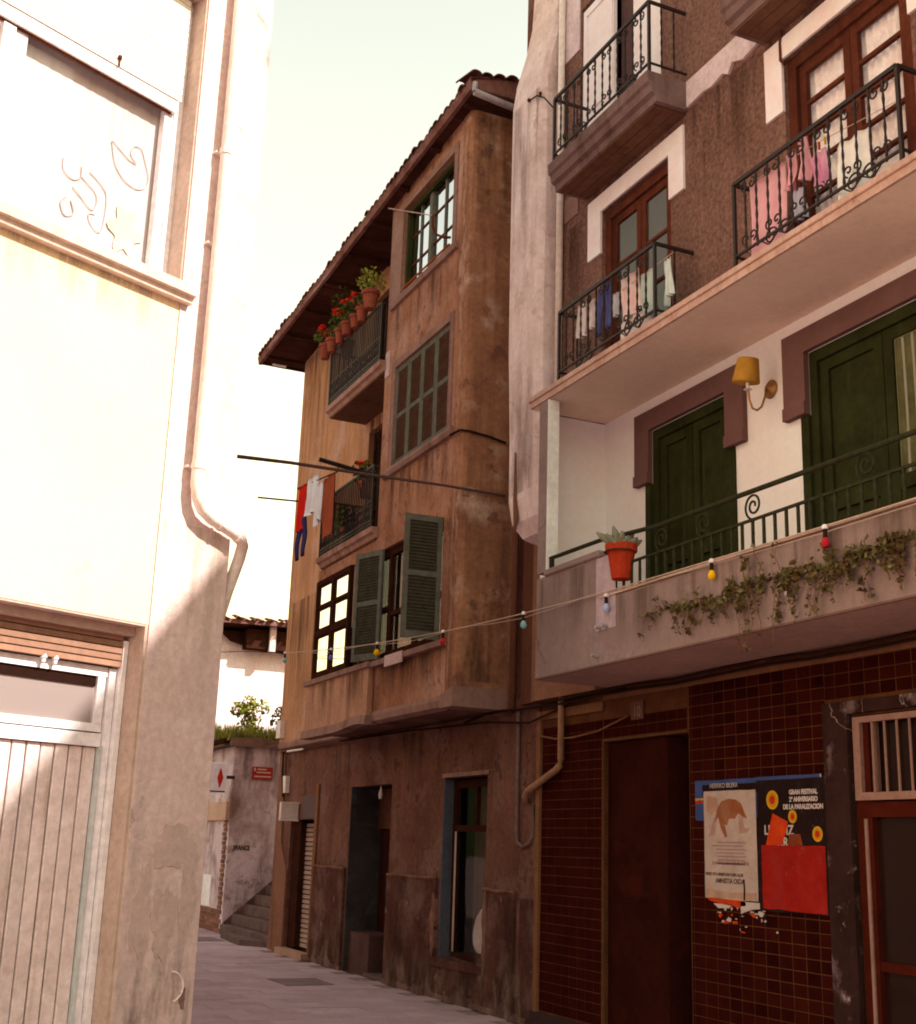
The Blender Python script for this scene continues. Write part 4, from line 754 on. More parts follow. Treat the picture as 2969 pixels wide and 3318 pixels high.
B('light_block_core', DARKWOOD, BH, 6.66, 10.9, 4.45, 12.0, 0, 11.75); B('light_block_core', DARKWOOD, BH, 6.32, 6.64, 4.45, 10.3, 5.75, 11.75)  # solid fills added out of sight to keep light from leaking in
# limewashed pier at the party line
mb = MB(); rings = []
def pr(y0, y1, X, z, c=.05): return [(6.1, y0, z), (X+c, y0, z), (X, y0+c, z), (X, y1-c, z), (X+c, y1, z), (6.1, y1, z)]
for a in [(10.52, 10.80, 5.80, 4.50), (10.42, 10.88, 5.58, 4.58), (10.36, 10.94, 5.49, 4.72), (10.335, 10.97, 5.46, 4.95), (10.335, 11.0, 5.47, 5.6), (10.335, 11.04, 5.455, 6.6), (10.335, 11.07, 5.46, 7.8), (10.335, 11.08, 5.46, 8.9), (10.335, 11.08, 5.46, 9.45), (10.335, 11.08, 5.50, 9.75), (10.335, 11.07, 5.60, 10.15), (10.335, 11.03, 5.65, 10.5), (10.335, 11.0, 5.66, 11.0), (10.335, 11.0, 5.66, 12.2)]: rings.append(pr(*a))
mb.loft(rings); mb.build('limewashed_pier', PIER, BH)
MB().tube([(5.44, 10.60, 9.33), (5.43, 10.42, 9.28), (5.46, 10.31, 9.2), (5.56, 10.25, 9.05)], .008, 5).build('wall_cable', CABLE, BH)
for q in ((5.44, 10.62, 9.34), (5.44, 10.36, 9.27)): MB().lathe([(.008, -.02), (.018, -.01), (.018, .015), (.006, .02)], q, 8).build('insulator', REDWOOD, BH)
MB().prism([(10.80, 4.95), (10.78, 4.62), (10.72, 4.75), (10.76, 5.2), (10.79, 5.45)], 'x', 5.448, 5.475).build('crack', mat('crack_brown', (.16, .08, .05)), BH)
# wing added outside the picture to cast the shadow on the corner house
MB().wall('x', 5.63, -9, 4.38, 0, 8.4, [], 0, 6).build('shadow_wing', PEBBLE, BH)

# ------------------------------------------------------------------ far end of the street
RW = thing('retaining_wall', 'stained lavender wall with street sign beside the stone steps', 'wall', (7, 23.3, 0))
MB().wall('y', 23.3, 6.12, 11.5, 0, 3.32, [], 0, 5).build('wall', LAV, RW); mb = MB()
for k in range(9):
    x = 6.02+k*.5; mb.hexa([(x, 23.18, 3.30), (x+.51, 23.18, 3.30+.03*math.sin(k)), (x+.51, 23.5, 3.32), (x, 23.5, 3.32), (x, 23.2, 3.44+.04*math.sin(k*2)), (x+.51, 23.2, 3.44+.04*math.sin(k*2+2)), (x+.51, 23.5, 3.46), (x, 23.5, 3.46)])
mb.build('coping', mat('mossy_coping', (.16, .09, .065), (.10, .055, .04), scale=4, bump=.6), RW)
MB().prism([(6.14, 0), (6.28, 0), (7.6, 1.15), (7.6, 1.45), (6.14, .2)], 'y', 23.285, 23.302).build('stair_stain', mat('stair_stain', (.10, .055, .045), (.16, .1, .085), scale=3), RW)
lettering('stencil', 'JIRANCE', .115, (6.22, 23.292, 1.455), mat('stencil_ink', (.04, .02, .02), bump=0), RW, face='-y', sx=.72, bold=.004)
STAIR = B('stairs', STEP, None, 6.9, 11, 20.06, 23.28, .0, .02); STAIR['kind'] = 'structure'
for k in range(9): B('step', STEP, STAIR, 6.08+k*.2, 9, 20.06, 23.29, k*.17, (k+1)*.17+.0, bevel=.01)
ss = thing('street_sign', 'small red street name sign high on the lavender wall', 'sign', (6.66, 23.28, 2.7)); B('plate', mat('sign_red', (.30, .035, .022), rough=.5), ss, 6.47, 6.86, 23.27, 23.288, 2.72, 2.95); SGL = mat('sign_lettering', (.55, .34, .28), bump=0)
B('crest', SGL, ss, 6.50, 6.53, 23.266, 23.27, 2.87, 2.93)
for z, a, b in ((2.905, 6.56, 6.74), (2.85, 6.55, 6.82), (2.775, 6.51, 6.83)): B('lettering', SGL, ss, a, b, 23.267, 23.27, z-.012, z+.012)
SF = thing('corner_shop', 'tan corner shopfront with brick base beyond the corner house', 'shop', (6.3, 25.5, 0))
MB().wall('x', 6.15, 23.35, 30, 0, 3.4, [(23.9, 25.4, .42, 1.95)], .15).build('wall', TANW, SF); bk = None
for j in range(5):
    for k in range(13):
        loc = (6.13, 23.5+k*.23+(.11 if j % 2 else 0), .045+j*.08)
        if bk is None: bk = MB().box(-.03, .02, -.108, .108, -.034, .034).build('brick', BRICKD, SF); bk.location = loc
        else: copy(bk, loc, SF)
for j in range(5, 25):
    copy(bk, (6.13, 23.5+(.05 if j % 2 else 0), .045+j*.08), SF)
B('window', PAINTW, SF, 6.2, 6.24, 23.9, 25.4, .42, .7); B('pane', glass('shop_glass', .3, dark=(.55, .46, .4)), SF, 6.21, 6.22, 23.9, 25.4, .7, 1.95); B('frame', CREAMM, SF, 6.17, 6.21, 24.6, 24.72, .42, 1.95); B('shop_lintel', TANW, SF, 6.05, 6.16, 23.35, 26, 1.97, 2.3); B('cornice', DARKWOOD, SF, 5.9, 6.2, 23.35, 28, 3.36, 3.44)
B('door', PAINTW, SF, 6.10, 6.16, 24.25, 25.2, .42, .98)
LB = thing('light_box_sign', 'white light box sign with red drop above the shop', 'sign', (5.75, 23.25, 2.7)); B('case', mat('light_box_white', (.72, .66, .70), bump=0), LB, 5.5, 5.98, 23.2, 23.34, 2.45, 2.98, bevel=.01)
dr = [(5.86+.055*math.sin(a)*(1 if math.sin(a) > 0 else 1)*max(0, 1-abs(z-.5)*2)**.8, 2.53+z*.36) for a, z in [(math.pi/2, k/10) for k in range(11)]]+[(5.86-.055*max(0, 1-abs(z-.5)*2)**.8, 2.53+z*.36) for z in [k/10 for k in range(9, 0, -1)]]
MB().prism(dr, 'y', 23.194, 23.2).build('red_drop', mat('logo_red', (.45, .03, .02), bump=0), LB); B('bottom_band', DARKWOOD, LB, 5.52, 5.96, 23.196, 23.2, 2.46, 2.48); B('bracket', IRON, LB, 5.98, 6.14, 23.24, 23.28, 2.7, 2.76)
WB = thing('white_box_sign', 'small blank white box sign projecting above the metal shutter', 'sign', (5.9, 19.0, 2)); B('case', mat('blank_sign', (.62, .53, .47), bump=0), WB, 5.76, 6.04, 18.97, 19.06, 1.93, 2.2, bevel=.006); B('rim', PIPEW, WB, 5.75, 6.045, 18.96, 18.972, 1.925, 1.945); B('rim', PIPEW, WB, 5.75, 6.045, 18.96, 18.972, 2.185, 2.205)
# house uphill
UH = thing('uphill_house', 'white gabled house with dark overhanging eave above the green bank', 'house', (8, 29, 3.3))
MB().wall('y', 29, 6.2, 14, 0, 6.35, [], 0, 6).build('wall', GABLE, UH)
MB().hexa([(6.0, 28.35, 6.44), (14, 28.35, 6.62), (14, 30, 6.5), (6.0, 30, 6.32), (6.0, 28.35, 6.5), (14, 28.35, 6.7), (14, 30, 6.9), (6.0, 30, 6.72)]).build('eave', DARKWOOD, UH); MB().hexa([(6.0, 28.31, 6.42), (14, 28.31, 6.60), (14, 28.35, 6.60), (6.0, 28.35, 6.42), (6.0, 28.31, 6.52), (14, 28.31, 6.72), (14, 28.35, 6.72), (6.0, 28.35, 6.52)]).build('fascia', FASCIA, UH)
tl = None
for k in range(26):
    loc = (6.4+k*.16+random.uniform(-.06, .06), 28.2+random.uniform(-.10, .10), 6.50+k*.0036+random.uniform(-.03, .02))
    if tl is None: tl = tile_mesh('y').build('roof_tile', RTILE, UH); tl.location = loc
    else: copy(tl, loc, UH)
B('eave_post', PILLAR, UH, 8.12, 8.26, 28.5, 28.62, 5.9, 6.5); B('eave_beam', DARKWOOD, UH, 7.6, 12, 28.6, 29, 5.95, 6.4); MB().prism([(7.0, 6.35), (7.3, 6.12), (7.9, 5.98), (8.6, 5.93), (12, 5.95), (12, 6.4)], 'y', 28.85, 28.98).build('eave_board', DARKWOOD, UH)
bank = MB().hexa([(5.9, 23.35, 3.3), (12, 23.35, 3.3), (12, 29, 3.3), (5.9, 29, 3.3), (6.0, 23.5, 3.42), (12, 23.5, 3.42), (12, 29, 3.95), (5.9, 29, 3.95)]).build('bank', mat('earth_bank', (.13, .085, .045)), None); bank['kind'] = 'structure'
mb = MB(); rg = random.Random(5)
for k in range(2600):
    x = rg.uniform(5.95, 8.6); y = 23.3+4.5*rg.random()**1.5; z = 3.40+(y-23.3)*.095; h = rg.uniform(.08, .34); a = rg.uniform(0, 6.28); dx, dy = .018*math.cos(a), .018*math.sin(a); lx, ly = rg.gauss(0, .07), rg.gauss(0, .07)
    mb.add([(x-dx, y-dy, z), (x+dx, y+dy, z), (x+lx, y+ly, z+h)], [(0, 1, 2)])
gr = mb.build('grass', mat('bank_grass', (.20, .19, .035), (.10, .10, .02), scale=5, bump=0), None); gr['kind'] = 'stuff'; gr['label'] = 'rough green grass growing along the wall top'
def shrub(name, label, c, h, rad, n, m, seed, lean=0):
    t = thing(name, label, 'shrub', c); mb = MB(); rg = random.Random(seed); tips = []
    for k in range(6):
        p = Vector(c)+Vector((rg.gauss(0, .03), rg.gauss(0, .03), 0)); q = Vector(c)+Vector((rg.gauss(lean, rad*.6), rg.gauss(0, rad*.5), h*rg.uniform(.5, 1)))
        mb.tube([p, (p+q)/2+Vector((rg.gauss(0, .04), 0, .04)), q], [.018, .012, .005], 5); tips.append(q)
    mb.build('stem', STEM, t); mb = MB()
    for i, q in enumerate(tips): mb.leaves(q, (rad*.5, rad*.5, h*.2), n//6, .085, seed=seed*7+i); mb.leaves((Vector(c)*.5+q*.5), (rad*.45, rad*.4, h*.25), n//9, .08, seed=seed*9+i)
    mb.build('foliage', m, t); return t
shrub('shrub', 'bushy yellow-green shrub on the grassy wall top', (7.05, 25.6, 3.55), .85, .32, 420, LEAFY, 3)
shrub('shrub', 'small dark leaning shrub close to the ochre house corner', (7.6, 25.4, 3.55), .8, .24, 260, LEAFD, 4, lean=.1)

# ------------------------------------------------------------------ laundry
def cloth(name, label, cat, y0, y1, z0, z1, X, m, waves=2, amp=.025, ragged_=0, taper=0, group=None, seed=1, sag=0):
    rg = random.Random(seed); ph = rg.uniform(0, 6); ph2 = rg.uniform(0, 6); nu, nv = 14, 10; yc = (y0+y1)/2
    def f(d):
        def g_(u, v):
            w_ = (y1-y0)*(1-taper*(1-v)+.03*math.sin(v*5+ph)); a = amp*(1.15-v*.75)
            return (X+d+a*math.sin(u*waves*6.283+ph+.6*math.sin(v*2.5+ph2))+.3*a*math.sin(u*waves*13+v*4), yc+(u-.5)*w_+.02*(1-v)*math.sin(ph2+v*3), z0+(z1-z0)*v+(1-v)*ragged_*math.sin(u*5+ph2)-sag*math.sin(u*math.pi)*v)
        return g_
    mb = MB().grid(f(-.003), nu, nv).grid(f(.003), nu, nv); n = (nu+1)*(nv+1); ring = [i for i in range(nu+1)]+[j*(nu+1)+nu for j in range(1, nv+1)]+[nv*(nu+1)+i for i in range(nu-1, -1, -1)]+[j*(nu+1) for j in range(nv-1, 0, -1)]
    for i in range(len(ring)): a, b = ring[i], ring[(i+1) % len(ring)]; mb.f.append((a, b, b+n, a+n))
    return tag(mb.build(name, m, None, smooth=True), label, cat, group)
def cm(n, c, c2=None): return MATS[n] if n in MATS else mat(n, c, c2 or tuple(q*.85 for q in c), scale=5, fine=.05, bump=.12, bscale=30)
def trousers(name, label, y0, y1, z0, z1, X, m, spread=.04):
    mb = MB(); ym = (y0+y1)/2; h = z1-z0; wl = (y1-y0)/2
    def leg(s_):
        rings = []
        for i in range(8):
            t = i/7; z = z1-h*t; cy = ym+s_*(wl*.5+spread*t*t); hw = wl*(.56-.22*t); dx = .028*(1-.3*t)
            rings.append([(X+dx*math.cos(a)+.015*math.sin(t*6+s_), cy+hw*math.sin(a), z) for a in [2*math.pi*k/10 for k in range(10)]])
        mb.loft(rings[::-1])
    leg(-1); leg(1); return tag(mb.build(name, m, None, smooth=True), label, 'trousers')
line1 = tag(MB().tube([(5.33, 7.8, 6.30), (5.33, 8.6, 6.28), (5.33, 9.45, 6.42)], .004, 4).build('clothes_line', STRING, None), 'thin washing line inside the lower left iron railing', 'line')
cloth('hanging_cloth', 'small white cloth at the left end of the lower washing line', 'laundry', 9.18, 9.33, 6.10, 6.42, 5.33, cm('white_cotton', (.74, .66, .62)), seed=2)
cloth('hanging_cloth', 'white sock-like cloth next to the blue jeans', 'laundry', 9.03, 9.16, 6.12, 6.40, 5.335, cm('white_cotton', None), seed=3, taper=.3)
trousers('hanging_jeans', 'blue jeans hanging on the railing of the lower left balcony', 8.74, 8.97, 6.0, 6.42, 5.32, cm('denim', (.085, .095, .24)))
cloth('hanging_cloth', 'pale blue rag right of the blue jeans', 'laundry', 8.62, 8.72, 6.08, 6.29, 5.33, cm('pale_blue_rag', (.5, .52, .55)), seed=4)
cloth('hanging_shirt', 'pink and white shirt on the lower left balcony line', 'laundry', 8.30, 8.58, 6.0, 6.38, 5.33, cm('pink_white', (.66, .45, .42), (.72, .6, .55)), seed=5, taper=-.1)
cloth('hanging_cloth', 'mint green cloth left of the two pale green ones', 'laundry', 8.03, 8.25, 5.90, 6.29, 5.33, cm('mint', (.46, .56, .50)), seed=6)
cloth('hanging_cloth', 'pale mint cloth by the railing corner at the right end', 'laundry', 7.99, 8.02, 5.93, 6.3, 5.42, cm('pale_mint', (.56, .63, .58)), seed=7)
cloth('hanging_cloth', 'pale mint cloth hanging on the rail end beside the wall', 'laundry', 7.84, 7.93, 5.95, 6.28, 5.34, cm('pale_mint', None), seed=17)
cloth('hanging_towel', 'white towel low behind the scrolls of the left railing', 'laundry', 8.18, 8.67, 5.76, 6.0, 5.36, cm('white_cotton', None), seed=8, waves=3)
line2 = tag(MB().tube([(5.33, 5.3, 6.25), (5.33, 6.1, 6.36), (5.33, 6.85, 6.42)], .004, 4).build('clothes_line', STRING, None), 'thin washing line inside the right iron railing', 'line')
cloth('hanging_sheet', 'large pink sheet hanging behind the right iron railing', 'laundry', 6.42, 6.82, 5.76, 6.40, 5.34, cm('pink_sheet', (.70, .40, .43), (.62, .33, .37)), waves=5, amp=.018, seed=9)
cloth('hanging_cloth', 'rolled pink cloth right of the pink sheet', 'laundry', 6.28, 6.375, 6.14, 6.42, 5.32, cm('pink_roll', (.72, .38, .42)), seed=10, waves=1, amp=.04)
cloth('hanging_cloth', 'taller rolled pink cloth with pale top in the middle of the line', 'laundry', 6.16, 6.25, 6.12, 6.46, 5.32, cm('pink_roll', None), seed=11, waves=1, amp=.04)
cloth('hanging_cloth', 'magenta striped cloth sagging on the right balcony line', 'laundry', 5.98, 6.14, 6.02, 6.28, 5.33, cm('magenta_cloth', (.52, .17, .30), (.62, .38, .48)), seed=12)
cloth('hanging_cloth', 'grey blue cloth low beside the pink sheet', 'laundry', 6.26, 6.37, 5.90, 6.13, 5.36, cm('grey_blue', (.42, .42, .50)), seed=13)
cloth('hanging_bag', 'crumpled white bag on the right balcony line', 'laundry', 5.58, 5.88, 5.77, 6.22, 5.33, cm('white_bag', (.78, .76, .72)), seed=14, waves=2, amp=.05, taper=.15)
for i, (y, c, l) in enumerate(((6.04, (.5, .03, .03), 'red'), (5.98, (.6, .42, .03), 'yellow'), (6.18, (.25, .38, .5), 'blue'))): tag(MB().box(5.318, 5.336, y-.005, y+.005, 6.29+.01*i, 6.35+.01*i).build('clothes_peg', cm('peg_%s' % l, c), None, bevel=.003), '%s clothes peg on the right balcony washing line' % l, 'peg')
# laundry of the old house
lf_ = thing('clothes_dryer', 'dark clothes dryer jutting from the lower balcony of the ochre house', 'clothes dryer', (5.3, 16, 6.4)); MB().tube([(4.75, 15.0, 6.40), (5.62, 15.02, 6.29)], .030, 6).build('arm', IRON, lf_); MB().tube([(5.02, 14.95, 6.37), (5.10, 15.3, 6.36), (5.12, 17.1, 6.58), (5.4, 16.9, 6.35)], .010, 5).build('line', CABLE, lf_); MB().tube([(4.5, 16.95, 6.32), (5.4, 16.9, 6.35)], .014, 6).build('arm', IRON, lf_)
cloth('hanging_cloth', 'bright red cloth at the left end of the clothes dryer', 'laundry', 16.62, 16.95, 5.88, 6.54, 5.10, cm('bright_red', (.55, .02, .012)), seed=21)
cloth('hanging_shirt', 'white shirt hanging on the clothes dryer beside the red cloth', 'laundry', 16.05, 16.52, 6.02, 6.56, 5.10, cm('white_shirt', (.66, .66, .66)), seed=22, taper=-.15)
cloth('hanging_cloth', 'narrow white cloth between the shirt and the rust curtain', 'laundry', 15.80, 16.08, 5.80, 6.38, 5.09, cm('white_shirt', None), seed=23, ragged_=.05)
cloth('hanging_towel', 'long rust brown towel on the clothes dryer', 'laundry', 15.32, 15.76, 5.54, 6.38, 5.10, cm('rust_cloth', (.30, .075, .035)), seed=24, waves=3)
trousers('hanging_trousers', 'navy blue trousers hanging below the red cloth', 16.56, 16.98, 5.48, 6.03, 5.12, cm('navy', (.035, .03, .10)), spread=.06)
# poles
tag(MB().tube([(2.95, 12.02, 5.34), (3.5, 12.0, 5.355), (4.4, 12.0, 5.36), (5.2, 11.99, 5.37), (5.95, 11.99, 5.36)], [.021, .019, .017, .015, .014], 8).build('pole', mat('dark_pole', (.10, .06, .052), rough=.6), None), 'long dark pole jutting over the street from the ochre house corner', 'pole')

# ------------------------------------------------------------------ flower pots
def pot(label, x, y, z, r, h, m, cat='flower pot', group=None):
    t = thing('flower_pot', label, cat, (x, y, z), group=group); MB().lathe([(r*.62, 0), (r*.72, h*.3), (r*.88, h*.78), (r*1.02, h*.79), (r*1.04, h), (r*.92, h), (r*.86, h*.85), (r*.1, h*.84)], (x, y, z), 14).build('pot', m, t, smooth=False); return t
def ger(t, x, y, z, red, n, m, seed, sp=.16, h=.2):
    mb = MB().leaves((x, y, z+h*.5), (sp, sp, h*.6), n, .075, seed=seed); mb.build('foliage', m, t)
    rg = random.Random(seed); mb = MB(); ms = MB()
    for k in range(red):
        c = (x+rg.uniform(-.1, .05), y+rg.uniform(-.14, .2), z+h*rg.uniform(.7, 1.4)); mb.leaves(c, (.05, .05, .045), 34, .045, seed=seed*3+k); ms.tube([(x, y, z), c], .004, 4)
    if red: mb.build('blossom', GERAN, t); ms.build('flower_stalk', STEM, t)
P4 = [(16.90, 3, LEAF, 'red geranium in a clay pot at the left end of the top balcony'), (16.60, 0, LEAF, 'plain clay pot second from the left on the top balcony rail'), (16.22, 3, LEAF, 'clay pot with red geranium third from the left on the top balcony rail'), (15.88, 4, LEAF, 'clay pot with the tallest red geranium in the middle of the top balcony'), (15.58, 1, LEAFD, 'clay pot with few leaves right of the tall geranium'), (15.33, 0, LEAF, 'small leaning clay pot left of the yellow-green plant')]
for i, (y, red, m, lab) in enumerate(P4):
    pz = random.Random(i+5); t = pot(lab, 5.34+pz.uniform(-.02, .02), y, 8.565, pz.uniform(.078, .108), pz.uniform(.18, .24), CLAY, group='pots along the top balcony rail'); ger(t, 5.34, y, 8.77, red+1 if red else 0, 70 if red else 14, m, 30+i, sp=.18, h=.24)
t = pot('large clay pot with yellow-green plant at the right end of the balcony rail', 5.34, 15.02, 8.63, .125, .26, CLAY, group='pots along the top balcony rail'); ger(t, 5.34, 15.04, 8.87, 0, 130, LEAFY, 50, sp=.22, h=.34)
t = pot('dark pot with wispy olive plant behind the top balcony geraniums', 5.56, 16.55, 8.5, .12, .26, CLAY); ger(t, 5.5, 16.6, 8.85, 0, 210, LEAFD, 51, sp=.2, h=.75)
for i, (y, z, m, lab, red) in enumerate(((15.15, 6.02, CLAY, 'clay pot with red bloom on the lower balcony near the bay', 2), (15.75, 5.52, CLAY, 'clay pot with green leafy plant on the lower balcony floor', 0))):
    t = pot(lab, 5.47, y, z, .11, .22, m); ger(t, 5.43, y, z+.2, red, 90, LEAF, 60+i, sp=.17, h=.3)
# cactus in the red pot on the parapet railing
t = pot('red plastic pot of grey-green cactus hung on the green railing', 5.21, 8.40, 3.70, .125, .28, REDPOT, 'potted cactus'); rg = random.Random(8)
for k in range(15):
    a = rg.uniform(0, 6.28); l = rg.uniform(.12, .26); el = rg.uniform(.35, 1.3); d = Vector((math.cos(a)*math.cos(el), math.sin(a)*math.cos(el)*1.2, math.sin(el))); p = Vector((5.21, 8.40, 3.93)); MB().tube([p, p+d*l*.3, p+d*l*.75, p+d*l], [.018, .03, .028, .008], 7).build('cactus_stem', CACT, t, smooth=True)
MB().tube([(5.26, 8.5, 3.92), (5.2, 8.54, 3.92), (5.1, 8.48, 3.92), (5.07, 8.40, 3.92), (5.1, 8.31, 3.92), (5.2, 8.26, 3.92), (5.26, 8.3, 3.92)], .006, 5).build('hanging_ring', IRONG, t)
# ivy hanging over the parapet
def ivy(label, y0, y1, dens, drop, seed):
    t = thing('trailing_ivy', label, 'ivy', (5.21, (y0+y1)/2, 3.4), group='ivy trailing down the parapet'); rg = random.Random(seed); ms = MB(); ml = MB()
    zl = lambda y: 3.345+.02*math.sin(y*5)+.014*(7.9-y)
    ms.tube([(5.205, y0+(y1-y0)*k/10, zl(y0+(y1-y0)*k/10)) for k in range(11)], .005, 4)
    for k in range(int((y1-y0)*30*dens)+3):
        y = rg.uniform(y0, y1); L = drop*rg.random()**2.2+.03; up_ = rg.random() < .22; yy = y; z = zl(y); pts = [(5.205, yy, z)]
        for i in range(1, 6): yy += rg.gauss(0, .014); pts.append((5.195-rg.uniform(0, .03), yy, z+(L*.45 if up_ else -L)*i/5))
        ms.tube(pts, .0028, 4)
        for p in pts:
            if rg.random() < .8: ml.leaves((p[0]-.01, p[1], p[2]), (.018, .026, .026), rg.randint(1, 5), rg.choice((.02, .026, .032, .04, .055)), seed=rg.randint(0, 99999))
    ms.build('stem', STEM, t); ml.build('foliage', IVY, t)
for a in (('sparse dry ivy wisps at the left end of the parapet', 7.5, 8.05, .55, .2, 70), ('ivy below and right of the yellow bulb on the parapet', 7.0, 7.5, 1.5, .22, 71), ('thickest ivy with the longest trailing strand on the parapet', 6.42, 7.0, 2.3, .5, 72), ('ivy trailing below the red bulb on the parapet', 5.82, 6.42, 2.0, .32, 73), ('dense reddish ivy at the right end of the parapet', 5.05, 5.82, 2.6, .28, 74)): ivy(*a)
# wall lamp
WL = thing('wall_lamp', 'brass wall lamp with tilted yellow shade between the green doors', 'wall lamp', (6.04, 7.53, 5.16)); My = Matrix.Rotation(R(-90), 4, 'Y')
MB().lathe([(.075, 0), (.078, .008), (.06, .018), (.055, .028), (.03, .034), (.028, .045), (.01, .05)], (6.05, 7.53, 5.17), 20, My).build('backplate', BRASS, WL, smooth=True)
MB().tube([(6.0, 7.53, 5.17), (5.96, 7.50, 5.08), (5.90, 7.47, 4.98), (5.85, 7.46, 4.94), (5.81, 7.465, 4.95), (5.79, 7.475, 5.02), (5.785, 7.48, 5.10), (5.78, 7.485, 5.18)], .009, 8).build('arm', BRASS, WL, smooth=True); MB().lathe([(.01, 0), (.035, .005), (.012, .012), (.014, .06)], (5.783, 7.482, 5.10), 10).build('candle_cup', PAINTW, WL)
MB().lathe([(.105, 0), (.107, .006), (.083, .185), (.081, .19), (.078, .18), (.10, .004)], (5.78, 7.50, 5.165), 22, Matrix.Rotation(R(12), 4, 'X')).build('shade', SHADE, WL, smooth=True)

# ------------------------------------------------------------------ festoon of coloured bulbs
FS = thing('festoon_lights', 'pale cord with coloured bulbs strung from the parapet across the ochre house', 'string lights', (5.2, 8.6, 3.6))
path = [(5.19, 4.5, 3.60), (5.19, 6.0, 3.61), (5.19, 7.3, 3.62), (5.20, 8.5, 3.635)]
A_, Bp = Vector((5.2, 8.5, 3.635)), Vector((4.92, 16.55, 4.095))
def sagp(t): p = A_.lerp(Bp, t); return (p.x, p.y, p.z-.40*t*(1-t))
path += [sagp(k/16) for k in range(1, 17)]; MB().tube(path, .0055, 5).build('cord', STRING, FS)
MB().tube([(p[0]+.0, p[1], p[2]-.022-.02*math.sin(i*1.3)) for i, p in enumerate(path)], .003, 4).build('cord', STRING, FS)
def bulb(p, col, nm, s_=1.0):
    m = plain('bulb_'+nm, col, rough=.25); b = MB().lathe([(.004, .0), (.016*s_, -.010), (.027*s_, -.036), (.029*s_, -.05), (.021*s_, -.07), (.005*s_, -.079)], (p[0], p[1], p[2]-.062), 12).build('bulb', m, FS, smooth=True); MB().lathe([(.006, 0), (.014, -.01), (.015, -.066), (.010, -.068)], (p[0], p[1], p[2]), 9).build('socket', CABLE, b); MB().lathe([(.012, .015), (.02, .005), (.02, -.012), (.012, -.016)], (p[0], p[1], p[2]), 8).build('clip', PAINTW, b)
bulb((5.18, 5.98, 3.60), (.42, .02, .03), 'red'); bulb((5.18, 7.16, 3.61), (.75, .42, .01), 'yellow'); bulb((5.18, 8.58, 3.60), (.34, .40, .58), 'pale_blue')
for y, c, nm in ((9.95, (.20, .42, .42), 'teal'), (11.6, (.42, .02, .03), 'red'), (13.3, (.75, .42, .01), 'yellow'), (14.75, (.12, .16, .45), 'blue'), (16.5, (.2, .4, .36), 'teal')):
    t_ = (y-8.5)/(16.55-8.5); bulb(sagp(t_), c, nm, 1.0 if nm != 'yellow' else 1.25)
FS2 = thing('festoon_lights', 'second bulb cord hanging at the far end beyond the corner house', 'string lights', (6, 21, 4.2)); MB().tube([(4.92, 16.55, 4.095), (4.85, 18.5, 4.35), (4.6, 20.5, 4.55), (3.9, 22, 4.85), (-2.5, 19.5, 6.0)], .005, 4).build('cord', CABLE, FS2)
for q, c in (((4.93, 20.9, 4.44), (.35, .1, .25)), ((4.66, 20.2, 3.55), (.42, .05, .03))): b = MB().lathe([(.004, 0), (.03, -.05), (.03, -.075), (.005, -.1)], (q[0], q[1], q[2]-.06), 10).build('bulb', plain('bulb_%d' % int(c[0]*100), c, rough=.3), FS2); MB().lathe([(.006, 0), (.016, -.01), (.018, -.07)], q, 8).build('socket', REDWOOD, b)
MB().tube([(4.93, 20.9, 4.44), (4.66, 20.2, 3.56), (4.0, 20.6, 3.5)], .003, 4).build('cord', CABLE, FS2)

# ------------------------------------------------------------------ posters on the tiles
PX = 6.030
def sheet(m, y0, y1, z0, z1, X, name='sheet', parent=None, wob=.004, tilt=0, seed=1):
    rg = random.Random(seed); po = []
    n = 7
    for k in range(n): po.append((y1+(y0-y1)*k/n, z1+rg.uniform(-wob, wob)*.5+tilt*k/n))
    for k in range(n): po.append((y0+rg.uniform(-wob, wob)*.5, z1+(z0-z1)*k/n+tilt))
    for k in range(n): po.append((y0+(y1-y0)*k/n, z0+rg.uniform(-wob, wob)+tilt*(1-k/n)))
    for k in range(n): po.append((y1+rg.uniform(-wob, wob)*.5, z0+(z1-z0)*k/n))
    return MB().prism(po, 'x', X, X+.0015).build(name, m, parent)
def paper(n, c, c2=None, **k): return mat(n, c, c2 or tuple(q*.72 for q in c), scale=5, fine=.12, streak=tuple(q*.8+.012 for q in c), sscale=(5, 5, 1.5), slo=.5, shi=.7, patch2=(tuple(q*.7+.03 for q in c), .64, 16, .02), bump=.5, bscale=28, lump=6, rough=.8, **k)
BLUEP = paper('blue_poster_paper', (.055, .085, .22)); BLKP = paper('black_poster_paper', (.022, .012, .012)); WHP = paper('white_poster_paper', (.46, .36, .31), (.42, .32, .27)); WHI = mat('white_print', (.55, .47, .43), bump=0); YEL = mat('yellow_print', (.58, .34, .02), bump=0); REDI = mat('red_print', (.45, .035, .012), bump=0)
pb = thing('poster', 'blue poster edge showing behind the white amnesty poster', 'poster', (6.035, 8.3, 1.9)); sheet(BLUEP, 7.86, 8.62, 1.88, 2.185, PX+.004, parent=pb, seed=2); sheet(YEL, 8.50, 8.62, 2.035, 2.05, PX+.0025, 'yellow_stripe', pb); sheet(REDI, 8.50, 8.62, 2.01, 2.03, PX+.0025, 'red_stripe', pb); lettering('lettering', 'HERRIKO BILERA', .05, (PX+.002, 8.42, 2.125), WHI, pb, sx=.95)
pb2 = thing('poster', 'blue poster edge showing above the black festival poster', 'poster', (6.035, 7.4, 2.1)); sheet(BLUEP, 7.11, 7.86, 1.9, 2.19, PX+.005, parent=pb2, seed=3); B('margin', WHI, pb2, PX+.003, PX+.0045, 7.115, 7.125, 2.12, 2.188)
